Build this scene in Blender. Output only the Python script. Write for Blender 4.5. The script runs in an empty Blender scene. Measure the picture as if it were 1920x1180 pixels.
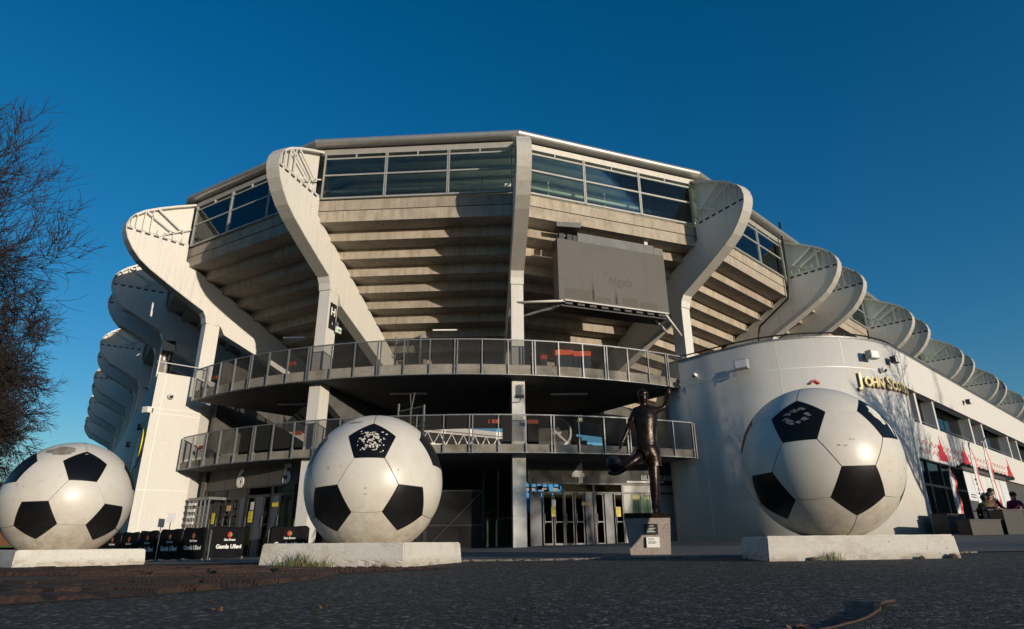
import bpy, bmesh, math, random
import numpy as np
from mathutils import Vector, Matrix
random.seed(7); RNG = np.random.default_rng(11)
SC = bpy.context.scene; COL = SC.collection
R = math.radians

# ------------------------------------------------------------------ camera
PITCH, ROLL, CAMZ = R(20.25), R(0.5), 0.32
fw = Vector((0, math.cos(PITCH), math.sin(PITCH))); up0 = Vector((0, -math.sin(PITCH), math.cos(PITCH))); rt0 = Vector((1, 0, 0))
rt = rt0*math.cos(ROLL) - up0*math.sin(ROLL); up = up0*math.cos(ROLL) + rt0*math.sin(ROLL)
cd = bpy.data.cameras.new('camera'); cam = bpy.data.objects.new('camera', cd); COL.objects.link(cam)
cd.sensor_width = 36; cd.lens = 21.75; cd.clip_start = 0.05; cd.clip_end = 3000
cam.matrix_world = Matrix(((rt.x, up.x, -fw.x, 0), (rt.y, up.y, -fw.y, 0), (rt.z, up.z, -fw.z, CAMZ), (0, 0, 0, 1)))
SC.camera = cam

# ------------------------------------------------------------------ sky, sun, exposure
SUN_AZ, SUN_EL = 40.0, 5.8          # degrees to the right of straight behind the camera
w = bpy.data.worlds.new('World'); SC.world = w; w.use_nodes = True
nt = w.node_tree; nt.nodes.clear()
sky = nt.nodes.new('ShaderNodeTexSky'); sky.sky_type = 'NISHITA'; sky.sun_disc = False
sky.sun_elevation = R(SUN_EL); sky.sun_rotation = R(180-SUN_AZ)
sky.altitude = 0; sky.air_density = 1.0; sky.dust_density = 0.5; sky.ozone_density = 3.0
hs = nt.nodes.new('ShaderNodeHueSaturation'); hs.inputs['Saturation'].default_value = 1.27
bg = nt.nodes.new('ShaderNodeBackground'); bg.inputs[1].default_value = 0.145
ow = nt.nodes.new('ShaderNodeOutputWorld')
nt.links.new(sky.outputs[0], hs.inputs['Color']); nt.links.new(hs.outputs[0], bg.inputs[0]); nt.links.new(bg.outputs[0], ow.inputs[0])
sl = bpy.data.lights.new('sun', 'SUN'); sl.energy = 3.6; sl.angle = R(0.5); sl.color = (1.0, 0.86, 0.68)
sun = bpy.data.objects.new('sun', sl); COL.objects.link(sun)
sd = Vector((math.sin(R(SUN_AZ))*math.cos(R(SUN_EL)), -math.cos(R(SUN_AZ))*math.cos(R(SUN_EL)), math.sin(R(SUN_EL))))
sun.rotation_euler = sd.to_track_quat('Z', 'Y').to_euler(); sun.location = sd*60
SC.view_settings.view_transform = 'Standard'; SC.view_settings.look = 'None'; SC.view_settings.gamma = 1
SC.view_settings.use_curve_mapping = False; SC.view_settings.exposure = 0.2

# ------------------------------------------------------------------ materials
MT = {}
def node_mat(name):
    m = bpy.data.materials.new(name); m.use_nodes = True; MT[name] = m
    t = m.node_tree; return m, t, t.nodes['Principled BSDF']
def N(t, typ, **kw):
    n = t.nodes.new(typ)
    for k, v in kw.items():
        if k in n.inputs: n.inputs[k].default_value = v
        else: setattr(n, k, v)
    return n
def coords(t, scale=(1, 1, 1), kind='Object', jitter=True):
    tc = N(t, 'ShaderNodeTexCoord'); mp = N(t, 'ShaderNodeMapping'); mp.inputs['Scale'].default_value = scale
    oi = N(t, 'ShaderNodeObjectInfo'); ml = N(t, 'ShaderNodeMath', operation='MULTIPLY'); ml.inputs[1].default_value = 37.0; t.links.new(oi.outputs['Random'], ml.inputs[0])
    av = N(t, 'ShaderNodeVectorMath', operation='ADD'); t.links.new(tc.outputs[kind], mp.inputs['Vector']); t.links.new(mp.outputs[0], av.inputs[0])
    if jitter: t.links.new(ml.outputs[0], av.inputs[1])
    return av.outputs[0]
def noise(t, vec, scale, detail=5, rough=.6):
    n = N(t, 'ShaderNodeTexNoise', Scale=scale, Detail=detail, Roughness=rough); t.links.new(vec, n.inputs['Vector']); return n.outputs['Fac']
def ramp(t, fac, stops):
    r_ = N(t, 'ShaderNodeValToRGB'); e = r_.color_ramp.elements
    e[0].position, e[0].color = stops[0][0], (*stops[0][1], 1); e[1].position, e[1].color = stops[-1][0], (*stops[-1][1], 1)
    for p, c in stops[1:-1]:
        q = e.new(p); q.color = (*c, 1)
    t.links.new(fac, r_.inputs[0]); return r_.outputs[0]
def mix(t, a, b, fac, mode='MIX'):
    m = N(t, 'ShaderNodeMix', data_type='RGBA', blend_type=mode)
    for s, v in ((m.inputs[6], a), (m.inputs[7], b), (m.inputs[0], fac)):
        if isinstance(v, (int, float)): s.default_value = v
        elif isinstance(v, tuple): s.default_value = (*v, 1)
        else: t.links.new(v, s)
    return m.outputs[2]
def bump(t, bs, h, strength=.3, dist=.01):
    b = N(t, 'ShaderNodeBump', Strength=strength, Distance=dist); t.links.new(h, b.inputs['Height']); t.links.new(b.outputs[0], bs.inputs['Normal'])
def objrand(t, lo, hi):
    oi = N(t, 'ShaderNodeObjectInfo'); mr = N(t, 'ShaderNodeMapRange'); mr.inputs[3].default_value = lo; mr.inputs[4].default_value = hi
    t.links.new(oi.outputs['Random'], mr.inputs[0]); return mr.outputs[0]
def plain(name, col, rough=.5, metal=0, var=.12, sc=6, bmp=0, spec=.5):
    m, t, b = node_mat(name); v = coords(t)
    f = noise(t, v, sc)
    c = ramp(t, f, [(.3, tuple(x*(1-var) for x in col)), (.7, tuple(min(1, x*(1+var)) for x in col))])
    t.links.new(c, b.inputs['Base Color']); b.inputs['Roughness'].default_value = rough; b.inputs['Metallic'].default_value = metal
    b.inputs['Specular IOR Level'].default_value = spec
    if bmp: bump(t, b, noise(t, v, sc*8), bmp, .005)
    return m
def streaked(name, col, dirt, rough=.45, amt=.55, sc=1.0, vs=(7, 7, .35), bmp=.05):
    m, t, b = node_mat(name)
    s = noise(t, coords(t, vs), 1.3*sc, 6, .65); big = noise(t, coords(t), .5*sc, 3); fine = noise(t, coords(t), 18, 4)
    mk = ramp(t, s, [(.48, (0, 0, 0)), (.75, (1, 1, 1))]); bk = ramp(t, big, [(.35, (.25,)*3), (.7, (1,)*3)])
    mm = mix(t, mk, bk, 1.0, 'MULTIPLY'); mm = mix(t, (0, 0, 0), mm, amt)
    c = mix(t, col, dirt, mm); c = mix(t, c, ramp(t, fine, [(.3, (.88,)*3), (.7, (1.05,)*3)]), .6, 'MULTIPLY')
    t.links.new(c, b.inputs['Base Color']); b.inputs['Roughness'].default_value = rough; bump(t, b, fine, bmp, .004)
    return m
streaked('white_steel', (.655, .64, .60), (.34, .315, .275), .45, .5)
streaked('white_plaster', (.63, .615, .58), (.45, .425, .385), .65, .32, .7, (4, 4, .35), .03)
streaked('band_steel', (.50, .485, .45), (.17, .16, .14), .5, .95, 1.6, (9, 9, .25))
m, t, b = node_mat('concrete')
v = coords(t); n1 = noise(t, v, .9, 6); n2 = noise(t, v, 9, 6, .7); st = noise(t, coords(t, (4, 4, .6)), 1.2, 5)
c = ramp(t, n1, [(.3, (.33, .287, .232)), (.55, (.42, .37, .305)), (.75, (.47, .42, .35))])
c = mix(t, c, ramp(t, n2, [(.3, (.75,)*3), (.7, (1.1,)*3)]), .7, 'MULTIPLY'); c = mix(t, c, ramp(t, st, [(.45, (1,)*3), (.72, (.62, .58, .52))]), .8, 'MULTIPLY')
rv = N(t, 'ShaderNodeCombineColor'); o_ = objrand(t, .86, 1.08)
for i in range(3): t.links.new(o_, rv.inputs[i])
c = mix(t, c, rv.outputs[0], 1.0, 'MULTIPLY')
t.links.new(c, b.inputs['Base Color']); b.inputs['Roughness'].default_value = .85; bump(t, b, n2, .25, .006)
m, t, b = node_mat('mossy_concrete')
v = coords(t); n1 = noise(t, v, 1.3, 6); n2 = noise(t, v, 14, 6, .7)
c = ramp(t, n1, [(.32, (.13, .125, .085)), (.5, (.24, .22, .185)), (.72, (.31, .28, .24))]); c = mix(t, c, ramp(t, n2, [(.3, (.7,)*3), (.7, (1.1,)*3)]), .7, 'MULTIPLY')
t.links.new(c, b.inputs['Base Color']); b.inputs['Roughness'].default_value = .85; bump(t, b, n2, .25, .006)
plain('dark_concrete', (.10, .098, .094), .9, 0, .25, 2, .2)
plain('gallery_pale', (.62, .62, .58), .7, 0, .15, 2)
plain('gallery_grey', (.30, .31, .31), .8, 0, .3, 1.5)
plain('dark_panel', (.075, .073, .07), .6, 0, .15, 2)
plain('dark_blue_panel', (.06, .075, .10), .45, 0, .15, 2)
plain('galvanised', (.24, .25, .26), .5, .6, .2, 12)
plain('frame_alu', (.36, .355, .34), .55, .3, .12, 8)
plain('roof_metal', (.40, .39, .37), .38, .6, .1, 3)
plain('roof_dark', (.16, .16, .16), .7, 0, .2, 2)
plain('door_frame', (.065, .065, .067), .45, .6, .15, 8)
plain('black_plastic', (.012, .012, .013), .45, 0, .2, 8)
plain('dark_steel', (.03, .032, .035), .5, .5, .2, 8)
plain('letter_white', (.80, .80, .78), .5, 0, .05, 8)
plain('letter_grey', (.76, .77, .77), .5, .1, .08, 5)
plain('letter_cream', (.78, .66, .36), .45, .1, .1, 8)
plain('letter_brown', (.20, .09, .05), .5, 0, .1, 8)
plain('red_paint', (.55, .03, .025), .45, 0, .12, 8)
plain('red_print', (.50, .018, .03), .5, 0, .15, 3)
plain('orange_red', (.75, .10, .02), .5, 0, .1, 8)
plain('green_paint', (.05, .42, .12), .5, 0, .1, 8)
plain('blue_paint', (.10, .30, .62), .45, 0, .1, 8)
plain('sky_blue_paint', (.30, .55, .80), .4, 0, .1, 8)
plain('yellow_paint', (.80, .66, .05), .5, 0, .08, 8)
plain('tan_board', (.62, .42, .22), .6, 0, .15, 8)
plain('paper', (.78, .78, .75), .6, 0, .05, 8)
plain('poster_white', (.66, .68, .70), .5, 0, .12, 1.2)
plain('granite', (.30, .255, .225), .7, 0, .45, 60, .15)
plain('seat_blue', (.06, .30, .62), .5, 0, .2, 8)
plain('seat_white', (.75, .76, .75), .5, 0, .1, 8)
plain('skin', (.45, .27, .19), .55, 0, .1, 10)
plain('hair_dark', (.02, .016, .012), .7, 0, .2, 20)
plain('cloth_black', (.015, .016, .02), .85, 0, .3, 10)
plain('barrier_cloth', (.006, .006, .007), .75, 0, .3, 6, 0, .15)
plain('cloth_olive', (.13, .10, .035), .85, 0, .2, 10)
plain('cloth_magenta', (.20, .012, .06), .8, 0, .2, 10)
plain('cloth_maroon', (.13, .02, .03), .8, 0, .2, 10)
plain('bark', (.030, .025, .022), .9, 0, .35, 14, .4)
plain('twig_bark', (.026, .019, .017), .9, 0, .3, 10)
plain('dry_wood', (.050, .028, .018), .8, 0, .35, 25, .3)
plain('dead_leaf', (.11, .06, .03), .75, 0, .3, 30)
plain('leaf_green', (.055, .085, .018), .6, 0, .45, 15)
plain('leaf_straw', (.20, .15, .06), .7, 0, .3, 15)
plain('soil', (.055, .042, .03), .95, 0, .4, 30, .5)
plain('pitch_grass', (.045, .10, .02), .8, 0, .2, 2)
plain('bottle_brown', (.30, .12, .04), .4, 0, .4, 5)
# glass
def glass(name, tint, gl=.10, rough=.03):
    m = bpy.data.materials.new(name); m.use_nodes = True; MT[name] = m; t = m.node_tree; t.nodes.clear()
    o = N(t, 'ShaderNodeOutputMaterial'); tr = N(t, 'ShaderNodeBsdfTransparent'); tr.inputs[0].default_value = (*tint, 1)
    g = N(t, 'ShaderNodeBsdfGlossy', Roughness=rough); g.inputs[0].default_value = (.9, .95, 1, 1)
    lw = N(t, 'ShaderNodeFresnel', IOR=1.45); mx = N(t, 'ShaderNodeMixShader')
    ad = N(t, 'ShaderNodeMath', operation='ADD', use_clamp=True); ad.inputs[1].default_value = gl; t.links.new(lw.outputs[0], ad.inputs[0])
    bn = N(t, 'ShaderNodeBump', Strength=.04, Distance=.02); t.links.new(noise(t, coords(t), 1.2, 2), bn.inputs['Height']); t.links.new(bn.outputs[0], g.inputs['Normal'])
    t.links.new(ad.outputs[0], mx.inputs[0]); t.links.new(tr.outputs[0], mx.inputs[1]); t.links.new(g.outputs[0], mx.inputs[2]); t.links.new(mx.outputs[0], o.inputs[0])
glass('window_glass', (.80, .88, .84), -.01)
glass('dark_glass', (.045, .05, .055), -.025)
glass('office_glass', (.60, .70, .62), .05)
# wire mesh of the railing panels: real fine grid, seen as a partly open sheet
m = bpy.data.materials.new('mesh_panel'); m.use_nodes = True; MT['mesh_panel'] = m; t = m.node_tree; t.nodes.clear()
o = N(t, 'ShaderNodeOutputMaterial'); tr = N(t, 'ShaderNodeBsdfTransparent'); df = N(t, 'ShaderNodeBsdfDiffuse'); df.inputs[0].default_value = (.05, .05, .05, 1)
mx = N(t, 'ShaderNodeMixShader'); mx.inputs[0].default_value = .30
t.links.new(tr.outputs[0], mx.inputs[1]); t.links.new(df.outputs[0], mx.inputs[2]); t.links.new(mx.outputs[0], o.inputs[0])
# football paint
def ballmat(name, col, dirt, base_h):
    m, t, b = node_mat(name); v = coords(t); n = noise(t, v, 2.2, 6, .7); n2 = noise(t, v, 11, 6, .75)
    sp = ramp(t, n2, [(.62, (0,)*3), (.70, (1,)*3)]); big = ramp(t, n, [(.4, (0,)*3), (.8, (1,)*3)])
    geo = N(t, 'ShaderNodeNewGeometry'); sx = N(t, 'ShaderNodeSeparateXYZ'); t.links.new(geo.outputs['Position'], sx.inputs[0])
    mr = N(t, 'ShaderNodeMapRange'); mr.inputs[1].default_value = base_h+.75; mr.inputs[2].default_value = base_h; t.links.new(sx.outputs[2], mr.inputs[0])
    low = mix(t, mr.outputs[0], ramp(t, noise(t, v, 7, 6, .7), [(.3, (.25,)*3), (.65, (1,)*3)]), 1.0, 'MULTIPLY')
    d = mix(t, mix(t, (0, 0, 0), sp, .35), mix(t, (0, 0, 0), big, .25), 1.0, 'ADD'); d = mix(t, d, mix(t, (0, 0, 0), low, .75), 1.0, 'ADD')
    c = mix(t, col, dirt, d); t.links.new(c, b.inputs['Base Color'])
    b.inputs['Roughness'].default_value = .22; t.links.new(mix(t, (.34,)*3, (.65,)*3, d), b.inputs['Roughness'])
    b.inputs['Specular IOR Level'].default_value = .5; bump(t, b, n2, .03, .01)
ballmat('ball_white', (.62, .595, .54), (.28, .22, .145), .33)
ballmat('ball_black', (.004, .0045, .006), (.016, .015, .014), .33); MT['ball_black'].node_tree.nodes['Principled BSDF'].inputs['Specular IOR Level'].default_value = .28
plain('ball_seam', (.03, .028, .025), .8)
plain('bare_fibreglass', (.24, .21, .17), .75, 0, .35, 9)
plain('faint_scuff', (.40, .36, .29), .7, 0, .4, 20)
plain('faded_print', (.16, .16, .17), .6, 0, .5, 25)
plain('flaked_white', (.62, .60, .54), .6, 0, .3, 20)
m, t, b = node_mat('plinth_white'); v = coords(t, jitter=False); n1 = noise(t, v, 2.5, 6, .7); n2 = noise(t, v, 30, 5, .7)
vo = N(t, 'ShaderNodeTexVoronoi', Scale=14.0); t.links.new(v, vo.inputs['Vector']); pit = ramp(t, vo.outputs['Distance'], [(.07, (1,)*3), (.12, (0,)*3)]); vs2 = N(t, 'ShaderNodeSeparateColor'); t.links.new(vo.outputs['Color'], vs2.inputs[0]); pit = mix(t, pit, ramp(t, vs2.outputs[0], [(.55, (0,)*3), (.6, (1,)*3)]), 1.0, 'MULTIPLY')
c = ramp(t, n1, [(.3, (.46, .42, .35)), (.5, (.60, .58, .53)), (.8, (.65, .63, .585))]); c = mix(t, c, ramp(t, n2, [(.3, (.85,)*3), (.7, (1.05,)*3)]), .8, 'MULTIPLY'); c = mix(t, c, (.16, .14, .11), pit)
sz = N(t, 'ShaderNodeSeparateXYZ'); t.links.new(v, sz.inputs[0]); lo = N(t, 'ShaderNodeMapRange'); lo.inputs[1].default_value = .12; lo.inputs[2].default_value = .0; t.links.new(sz.outputs[2], lo.inputs[0])
c = mix(t, c, (.26, .20, .13), mix(t, (0, 0, 0), mix(t, lo.outputs[0], ramp(t, n1, [(.4, (0,)*3), (.6, (1,)*3)]), 1.0, 'MULTIPLY'), .8))
t.links.new(c, b.inputs['Base Color']); b.inputs['Roughness'].default_value = .85; bump(t, b, mix(t, n2, pit, .5, 'SUBTRACT'), .35, .008)
# bronze
m, t, b = node_mat('bronze'); v = coords(t); f = noise(t, v, 9, 6, .7)
t.links.new(ramp(t, f, [(.3, (.008, .005, .004)), (.6, (.024, .013, .009)), (.8, (.060, .030, .017))]), b.inputs['Base Color'])
b.inputs['Metallic'].default_value = .6; b.inputs['Roughness'].default_value = .27; bump(t, b, noise(t, v, 26, 4), .5, .012)
# asphalt
m, t, b = node_mat('asphalt'); v = coords(t, jitter=False)
vo = N(t, 'ShaderNodeTexVoronoi', Scale=46.0); t.links.new(v, vo.inputs['Vector'])
vo2 = N(t, 'ShaderNodeTexVoronoi', Scale=120.0); t.links.new(v, vo2.inputs['Vector'])
big = noise(t, v, .35, 5); md = noise(t, v, 3.5, 6, .7)
sep = N(t, 'ShaderNodeSeparateColor'); t.links.new(vo.outputs['Color'], sep.inputs[0])
c = ramp(t, sep.outputs[0], [(.0, (.003, .0032, .004)), (.35, (.007, .0073, .008)), (.65, (.030, .030, .0305)), (.9, (.095, .093, .09)), (1.0, (.32, .30, .28))])
c = mix(t, c, ramp(t, big, [(.3, (.75,)*3), (.7, (1.2,)*3)]), 1.0, 'MULTIPLY'); c = mix(t, c, ramp(t, md, [(.3, (.75,)*3), (.7, (1.2,)*3)]), .8, 'MULTIPLY')
t.links.new(c, b.inputs['Base Color']); b.inputs['Roughness'].default_value = .8
hh = mix(t, ramp(t, vo.outputs['Distance'], [(.0, (1,)*3), (.75, (0,)*3)]), ramp(t, vo2.outputs['Distance'], [(.0, (1,)*3), (.75, (0,)*3)]), .35)
bump(t, b, hh, 1.0, .02)
m, t, b = node_mat('paving'); v = coords(t); n1 = noise(t, v, .5, 5); n2 = noise(t, v, 40, 4)
c = ramp(t, n1, [(.3, (.085, .085, .085)), (.7, (.135, .13, .125))]); c = mix(t, c, ramp(t, n2, [(.3, (.7,)*3), (.7, (1.2,)*3)]), .8, 'MULTIPLY')
t.links.new(c, b.inputs['Base Color']); b.inputs['Roughness'].default_value = .8; bump(t, b, n2, .4, .004)
plain('cobble', (.16, .14, .115), .85, 0, .45, 6, .4)
m, t, b = node_mat('rusty_iron'); v = coords(t); n1 = noise(t, v, 2.2, 6); n2 = noise(t, v, 45, 5, .7)
c = ramp(t, n1, [(.3, (.028, .018, .015)), (.55, (.058, .030, .021)), (.75, (.095, .050, .030))]); c = mix(t, c, ramp(t, n2, [(.3, (.55,)*3), (.7, (1.25,)*3)]), .9, 'MULTIPLY')
t.links.new(c, b.inputs['Base Color']); b.inputs['Roughness'].default_value = .8; b.inputs['Metallic'].default_value = .2; wv = N(t, 'ShaderNodeTexWave', Scale=7.0, Distortion=9.0, Detail=3.0); t.links.new(v, wv.inputs['Vector']); bump(t, b, mix(t, n2, wv.outputs[0], .3), 1.0, .02)
# video screen face: matt grey diodes with a faint print burnt in
m, t, b = node_mat('screen_face'); v = coords(t, jitter=False); n1 = noise(t, v, .5, 3)
br = N(t, 'ShaderNodeTexBrick', Scale=1.0); br.inputs['Color1'].default_value = (.074, .071, .068, 1); br.inputs['Color2'].default_value = (.071, .068, .065, 1); br.inputs['Mortar'].default_value = (.068, .065, .062, 1)
br.inputs['Mortar Size'].default_value = .004; br.offset = 0; t.links.new(v, br.inputs['Vector'])
t.links.new(mix(t, br.outputs[0], ramp(t, n1, [(.3, (.9,)*3), (.7, (1.08,)*3)]), 1.0, 'MULTIPLY'), b.inputs['Base Color']); b.inputs['Roughness'].default_value = .6
plain('screen_print', (.050, .045, .032), .6, 0, .05, 3)
plain('screen_metal', (.10, .105, .11), .5, .4, .2, 2)

# ------------------------------------------------------------------ mesh helpers
ORG = {}
def tag(o, label, cat, group=None, kind=None):
    if label: o['label'] = label
    if cat: o['category'] = cat
    if group: o['group'] = group
    if kind: o['kind'] = kind
    return o
def empty(name, loc, label, cat, group=None):
    o = bpy.data.objects.new(name, None); COL.objects.link(o); o.location = loc; o.empty_display_size = .3
    ORG[o.name] = Vector(loc); return tag(o, label, cat, group)
def mk(name, V, F, mat, parent=None, smooth=False, org=None):
    """one mesh object; V in world space, stored relative to the parent's (or own) origin"""
    if parent is not None: og = ORG[parent.name]
    elif org is not None: og = Vector(org)
    else: og = Vector((0, 0, 0))
    me = bpy.data.meshes.new(name)
    A = np.asarray(V, float).reshape(-1, 3) - np.array(og)
    me.from_pydata(A.tolist(), [], [list(f) for f in F]); me.materials.append(MT[mat])
    if smooth: me.polygons.foreach_set('use_smooth', [True]*len(me.polygons))
    if len(F) < 2500:
        bm = bmesh.new(); bm.from_mesh(me); bmesh.ops.recalc_face_normals(bm, faces=bm.faces); bm.to_mesh(me); bm.free()
    me.update()
    o = bpy.data.objects.new(name, me); COL.objects.link(o)
    if parent is not None: o.parent = parent
    else: o.location = og
    ORG[o.name] = og
    return o
class MB:
    def __init__(s): s.V = []; s.F = []
    def add(s, V, F):
        n = len(s.V); s.V += [tuple(v) for v in V]; s.F += [tuple(i+n for i in f) for f in F]; return s
    def box8(s, P): return s.add(P, [(0, 3, 2, 1), (4, 5, 6, 7), (0, 1, 5, 4), (1, 2, 6, 5), (2, 3, 7, 6), (3, 0, 4, 7)])
    def box(s, x0, x1, y0, y1, z0, z1, M=None):
        P = [(x0, y0, z0), (x1, y0, z0), (x1, y1, z0), (x0, y1, z0), (x0, y0, z1), (x1, y0, z1), (x1, y1, z1), (x0, y1, z1)]
        if M is not None: P = [tuple(M @ Vector(p)) for p in P]
        return s.box8(P)
    def prism(s, A, B):
        """loft two equal closed polygons A, B (lists of 3D points) with caps"""
        n = len(A); F = [tuple(range(n))[::-1], tuple(range(n, 2*n))] + [(i, (i+1) % n, n+(i+1) % n, n+i) for i in range(n)]
        return s.add(list(A)+list(B), F)
    def bar(s, a, b, w, h=None, upv=(0, 0, 1)):
        a, b = Vector(a), Vector(b); d = (b-a).normalized(); h = h or w; u = Vector(upv)
        if abs(d.dot(u)) > .98: u = Vector((0, 1, 0)) if abs(d.y) < .9 else Vector((1, 0, 0))
        x = d.cross(u).normalized(); y = x.cross(d).normalized(); x *= w/2; y *= h/2
        return s.box8([a-x-y, a+x-y, a+x+y, a-x+y, b-x-y, b+x-y, b+x+y, b-x+y])
    def tube(s, pts, rad, k=8, cap=True):
        pts = [Vector(p) for p in pts]; n0 = len(s.V); m_ = len(pts)
        rad = rad if isinstance(rad, (list, tuple)) else [rad]*m_
        ref = Vector((0, 0, 1))
        for i, p in enumerate(pts):
            d = (pts[min(i+1, m_-1)]-pts[max(i-1, 0)]).normalized()
            q = ref if abs(d.dot(ref)) < .95 else Vector((0, 1, 0))
            x = d.cross(q).normalized(); y = x.cross(d)
            for j in range(k):
                a = 2*math.pi*j/k; s.V.append(tuple(p+(x*math.cos(a)+y*math.sin(a))*rad[i]))
        for i in range(m_-1):
            for j in range(k):
                a = n0+i*k+j; b_ = n0+i*k+(j+1) % k; s.F.append((a, b_, b_+k, a+k))
        if cap: s.F.append(tuple(n0+j for j in range(k))[::-1]); s.F.append(tuple(n0+(m_-1)*k+j for j in range(k)))
        return s
    def build(s, name, mat, parent=None, smooth=False, org=None): return mk(name, s.V, s.F, mat, parent, smooth, org)
def frame(P, az, z=0):
    """local X = outward, Y = sideways (to the right seen from outside ... along the wall), Z up"""
    a = R(az); return Matrix(((math.sin(a), math.cos(a), 0, P[0]), (-math.cos(a), math.sin(a), 0, P[1]), (0, 0, 1, z), (0, 0, 0, 1)))
def wallframe(P, u, z=0):
    """local X = along the wall, Y = outward, Z up; outward lies to the right of the direction u"""
    u = Vector((u[0], u[1])).normalized(); return Matrix(((u.x, u.y, 0, P[0]), (u.y, -u.x, 0, P[1]), (0, 0, 1, z), (0, 0, 0, 1)))
def text_mesh(body, size, extr=.004, off=0.0, align='CENTER', squeeze=1.0):
    cu = bpy.data.curves.new('t', 'FONT'); cu.body = body; cu.size = size; cu.extrude = extr; cu.offset = off; cu.align_x = align; cu.align_y = 'CENTER'; cu.resolution_u = 3
    ob = bpy.data.objects.new('t', cu); COL.objects.link(ob)
    dg = bpy.context.evaluated_depsgraph_get(); me = bpy.data.meshes.new_from_object(ob.evaluated_get(dg))
    V = [(v.co.x*squeeze, v.co.y, v.co.z) for v in me.vertices]; F = [tuple(p.vertices) for p in me.polygons]
    bpy.data.objects.remove(ob); bpy.data.meshes.remove(me); bpy.data.curves.remove(cu); return V, F
def text_on(mb, body, size, M, s, z, extr=.004, off=0.0, squeeze=1.0, out=.0):
    """text lying on a wall frame M (X along, Y outward, Z up) centred at s, z"""
    V, F = text_mesh(body, size, extr, off, squeeze=squeeze)
    mb.add([tuple(M @ Vector((s+x, out+zz+extr, z+y))) for x, y, zz in V], F); return mb
def skin_body(name, joints, edges, mat, parent=None, sub=2, org=(0, 0, 0)):
    """continuous skinned figure: joints {key:(x,y,z,r)}"""
    keys = list(joints); og = ORG[parent.name] if parent is not None else Vector(org)
    me = bpy.data.meshes.new(name); me.from_pydata([tuple(Vector(joints[k][:3])-og) for k in keys], [(keys.index(a), keys.index(b)) for a, b in edges], [])
    o = bpy.data.objects.new(name, me); COL.objects.link(o)
    sk = o.modifiers.new('skin', 'SKIN'); sk.use_smooth_shade = True
    for i, k in enumerate(keys):
        r_ = joints[k][3]; me.skin_vertices[0].data[i].radius = (r_, joints[k][4] if len(joints[k]) > 4 else r_)
    me.skin_vertices[0].data[0].use_root = True
    sb = o.modifiers.new('sub', 'SUBSURF'); sb.levels = sub; sb.render_levels = sub
    dg = bpy.context.evaluated_depsgraph_get(); nm = bpy.data.meshes.new_from_object(o.evaluated_get(dg))
    o.modifiers.clear(); o.data = nm; nm.name = name; nm.materials.clear(); nm.materials.append(MT[mat])
    nm.polygons.foreach_set('use_smooth', [True]*len(nm.polygons))
    if parent is not None: o.parent = parent
    else: o.location = og
    ORG[o.name] = og; return o
def ico(c, r_, sub=2, sq=(1, 1, 1)):
    bm = bmesh.new(); bmesh.ops.create_icosphere(bm, subdivisions=sub, radius=1)
    V = [(c[0]+v.co.x*r_*sq[0], c[1]+v.co.y*r_*sq[1], c[2]+v.co.z*r_*sq[2]) for v in bm.verts]; bm.verts.index_update()
    F = [tuple(v.index for v in f.verts) for f in bm.faces]; bm.free(); return V, F
def lerp_tab(v, xs, ys):
    if v <= xs[0]: return ys[0]
    for a, b_, c, d in zip(xs[:-1], xs[1:], ys[:-1], ys[1:]):
        if v <= b_: return c+(d-c)*(v-a)/(b_-a)
    return ys[-1]
def G(x, y):
    """height of the gently sloping square"""
    xc = min(max(x, -14), 14); yc = min(max(y, -6), 26); z = lerp_tab(yc, (-6, 0, 8, 12, 22, 26), (-.04, 0, .05, .045, .15, .17))
    return z+xc*(lerp_tab(yc, (0, 8, 12, 22), (.011, .011, .006, .024)) if xc > 0 else lerp_tab(yc, (0, 10, 20), (.002, .002, .027)))

# ================================================================== ground
def sheet(name, xs, ys, dz, mat, label=None):
    V = [(x, y, G(x, y)+dz) for y in ys for x in xs]; nx = len(xs)
    F = [(j*nx+i, j*nx+i+1, (j+1)*nx+i+1, (j+1)*nx+i) for j in range(len(ys)-1) for i in range(nx-1)]
    o = mk(name, V, F, mat, smooth=True); o['kind'] = 'structure'; return o
gx = [-1500, -600, -200, -80, -40, -24] + [-14+i for i in range(29)] + [24, 40, 80, 200, 600, 1500]
gy = [-800, -300, -100, -40, -20] + [-6+i for i in range(33)] + [34, 60, 100, 200, 600, 2000]
sheet('ground', gx, gy, 0, 'asphalt')
# lighter plaza between the asphalt and the stadium, with its own low edge
px_ = [-60, -40, -24]+[-14+i for i in range(29)]+[20, 28, 40, 60]
V = []; nx = len(px_)
def edge_y(x): return 10.9+.06*abs(x-1)-.12*min(x, 0)*.2
rows = [edge_y, lambda x: edge_y(x)+2, lambda x: edge_y(x)+5, lambda x: edge_y(x)+9, lambda x: edge_y(x)+13, lambda x: 60]
for f_ in rows: V += [(x, f_(x), G(x, f_(x))+.012) for x in px_]
F = [(j*nx+i, j*nx+i+1, (j+1)*nx+i+1, (j+1)*nx+i) for j in range(len(rows)-1) for i in range(nx-1)]
tag(mk('plaza_paving', V, F, 'paving', smooth=True), None, None, kind='structure')
mb = MB()                                                        # worn cobbles along the seam
for i in range(420):
    x = -1.2+i*.021+random.uniform(-.01, .01); rr = random.randrange(3)
    y = edge_y(x)-.08-rr*.13+random.uniform(-.02, .02); z = G(x, y); a, b_, h = random.uniform(.035, .055), random.uniform(.05, .07), random.uniform(.008, .03)
    mb.prism([(x-a, y-b_, z-.03), (x+a, y-b_, z-.03), (x+a, y+b_, z-.03), (x-a, y+b_, z-.03)], [(x-a*.7, y-b_*.7, z+h), (x+a*.7, y-b_*.7, z+h), (x+a*.7, y+b_*.7, z+h), (x-a*.7, y+b_*.7, z+h)])
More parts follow.
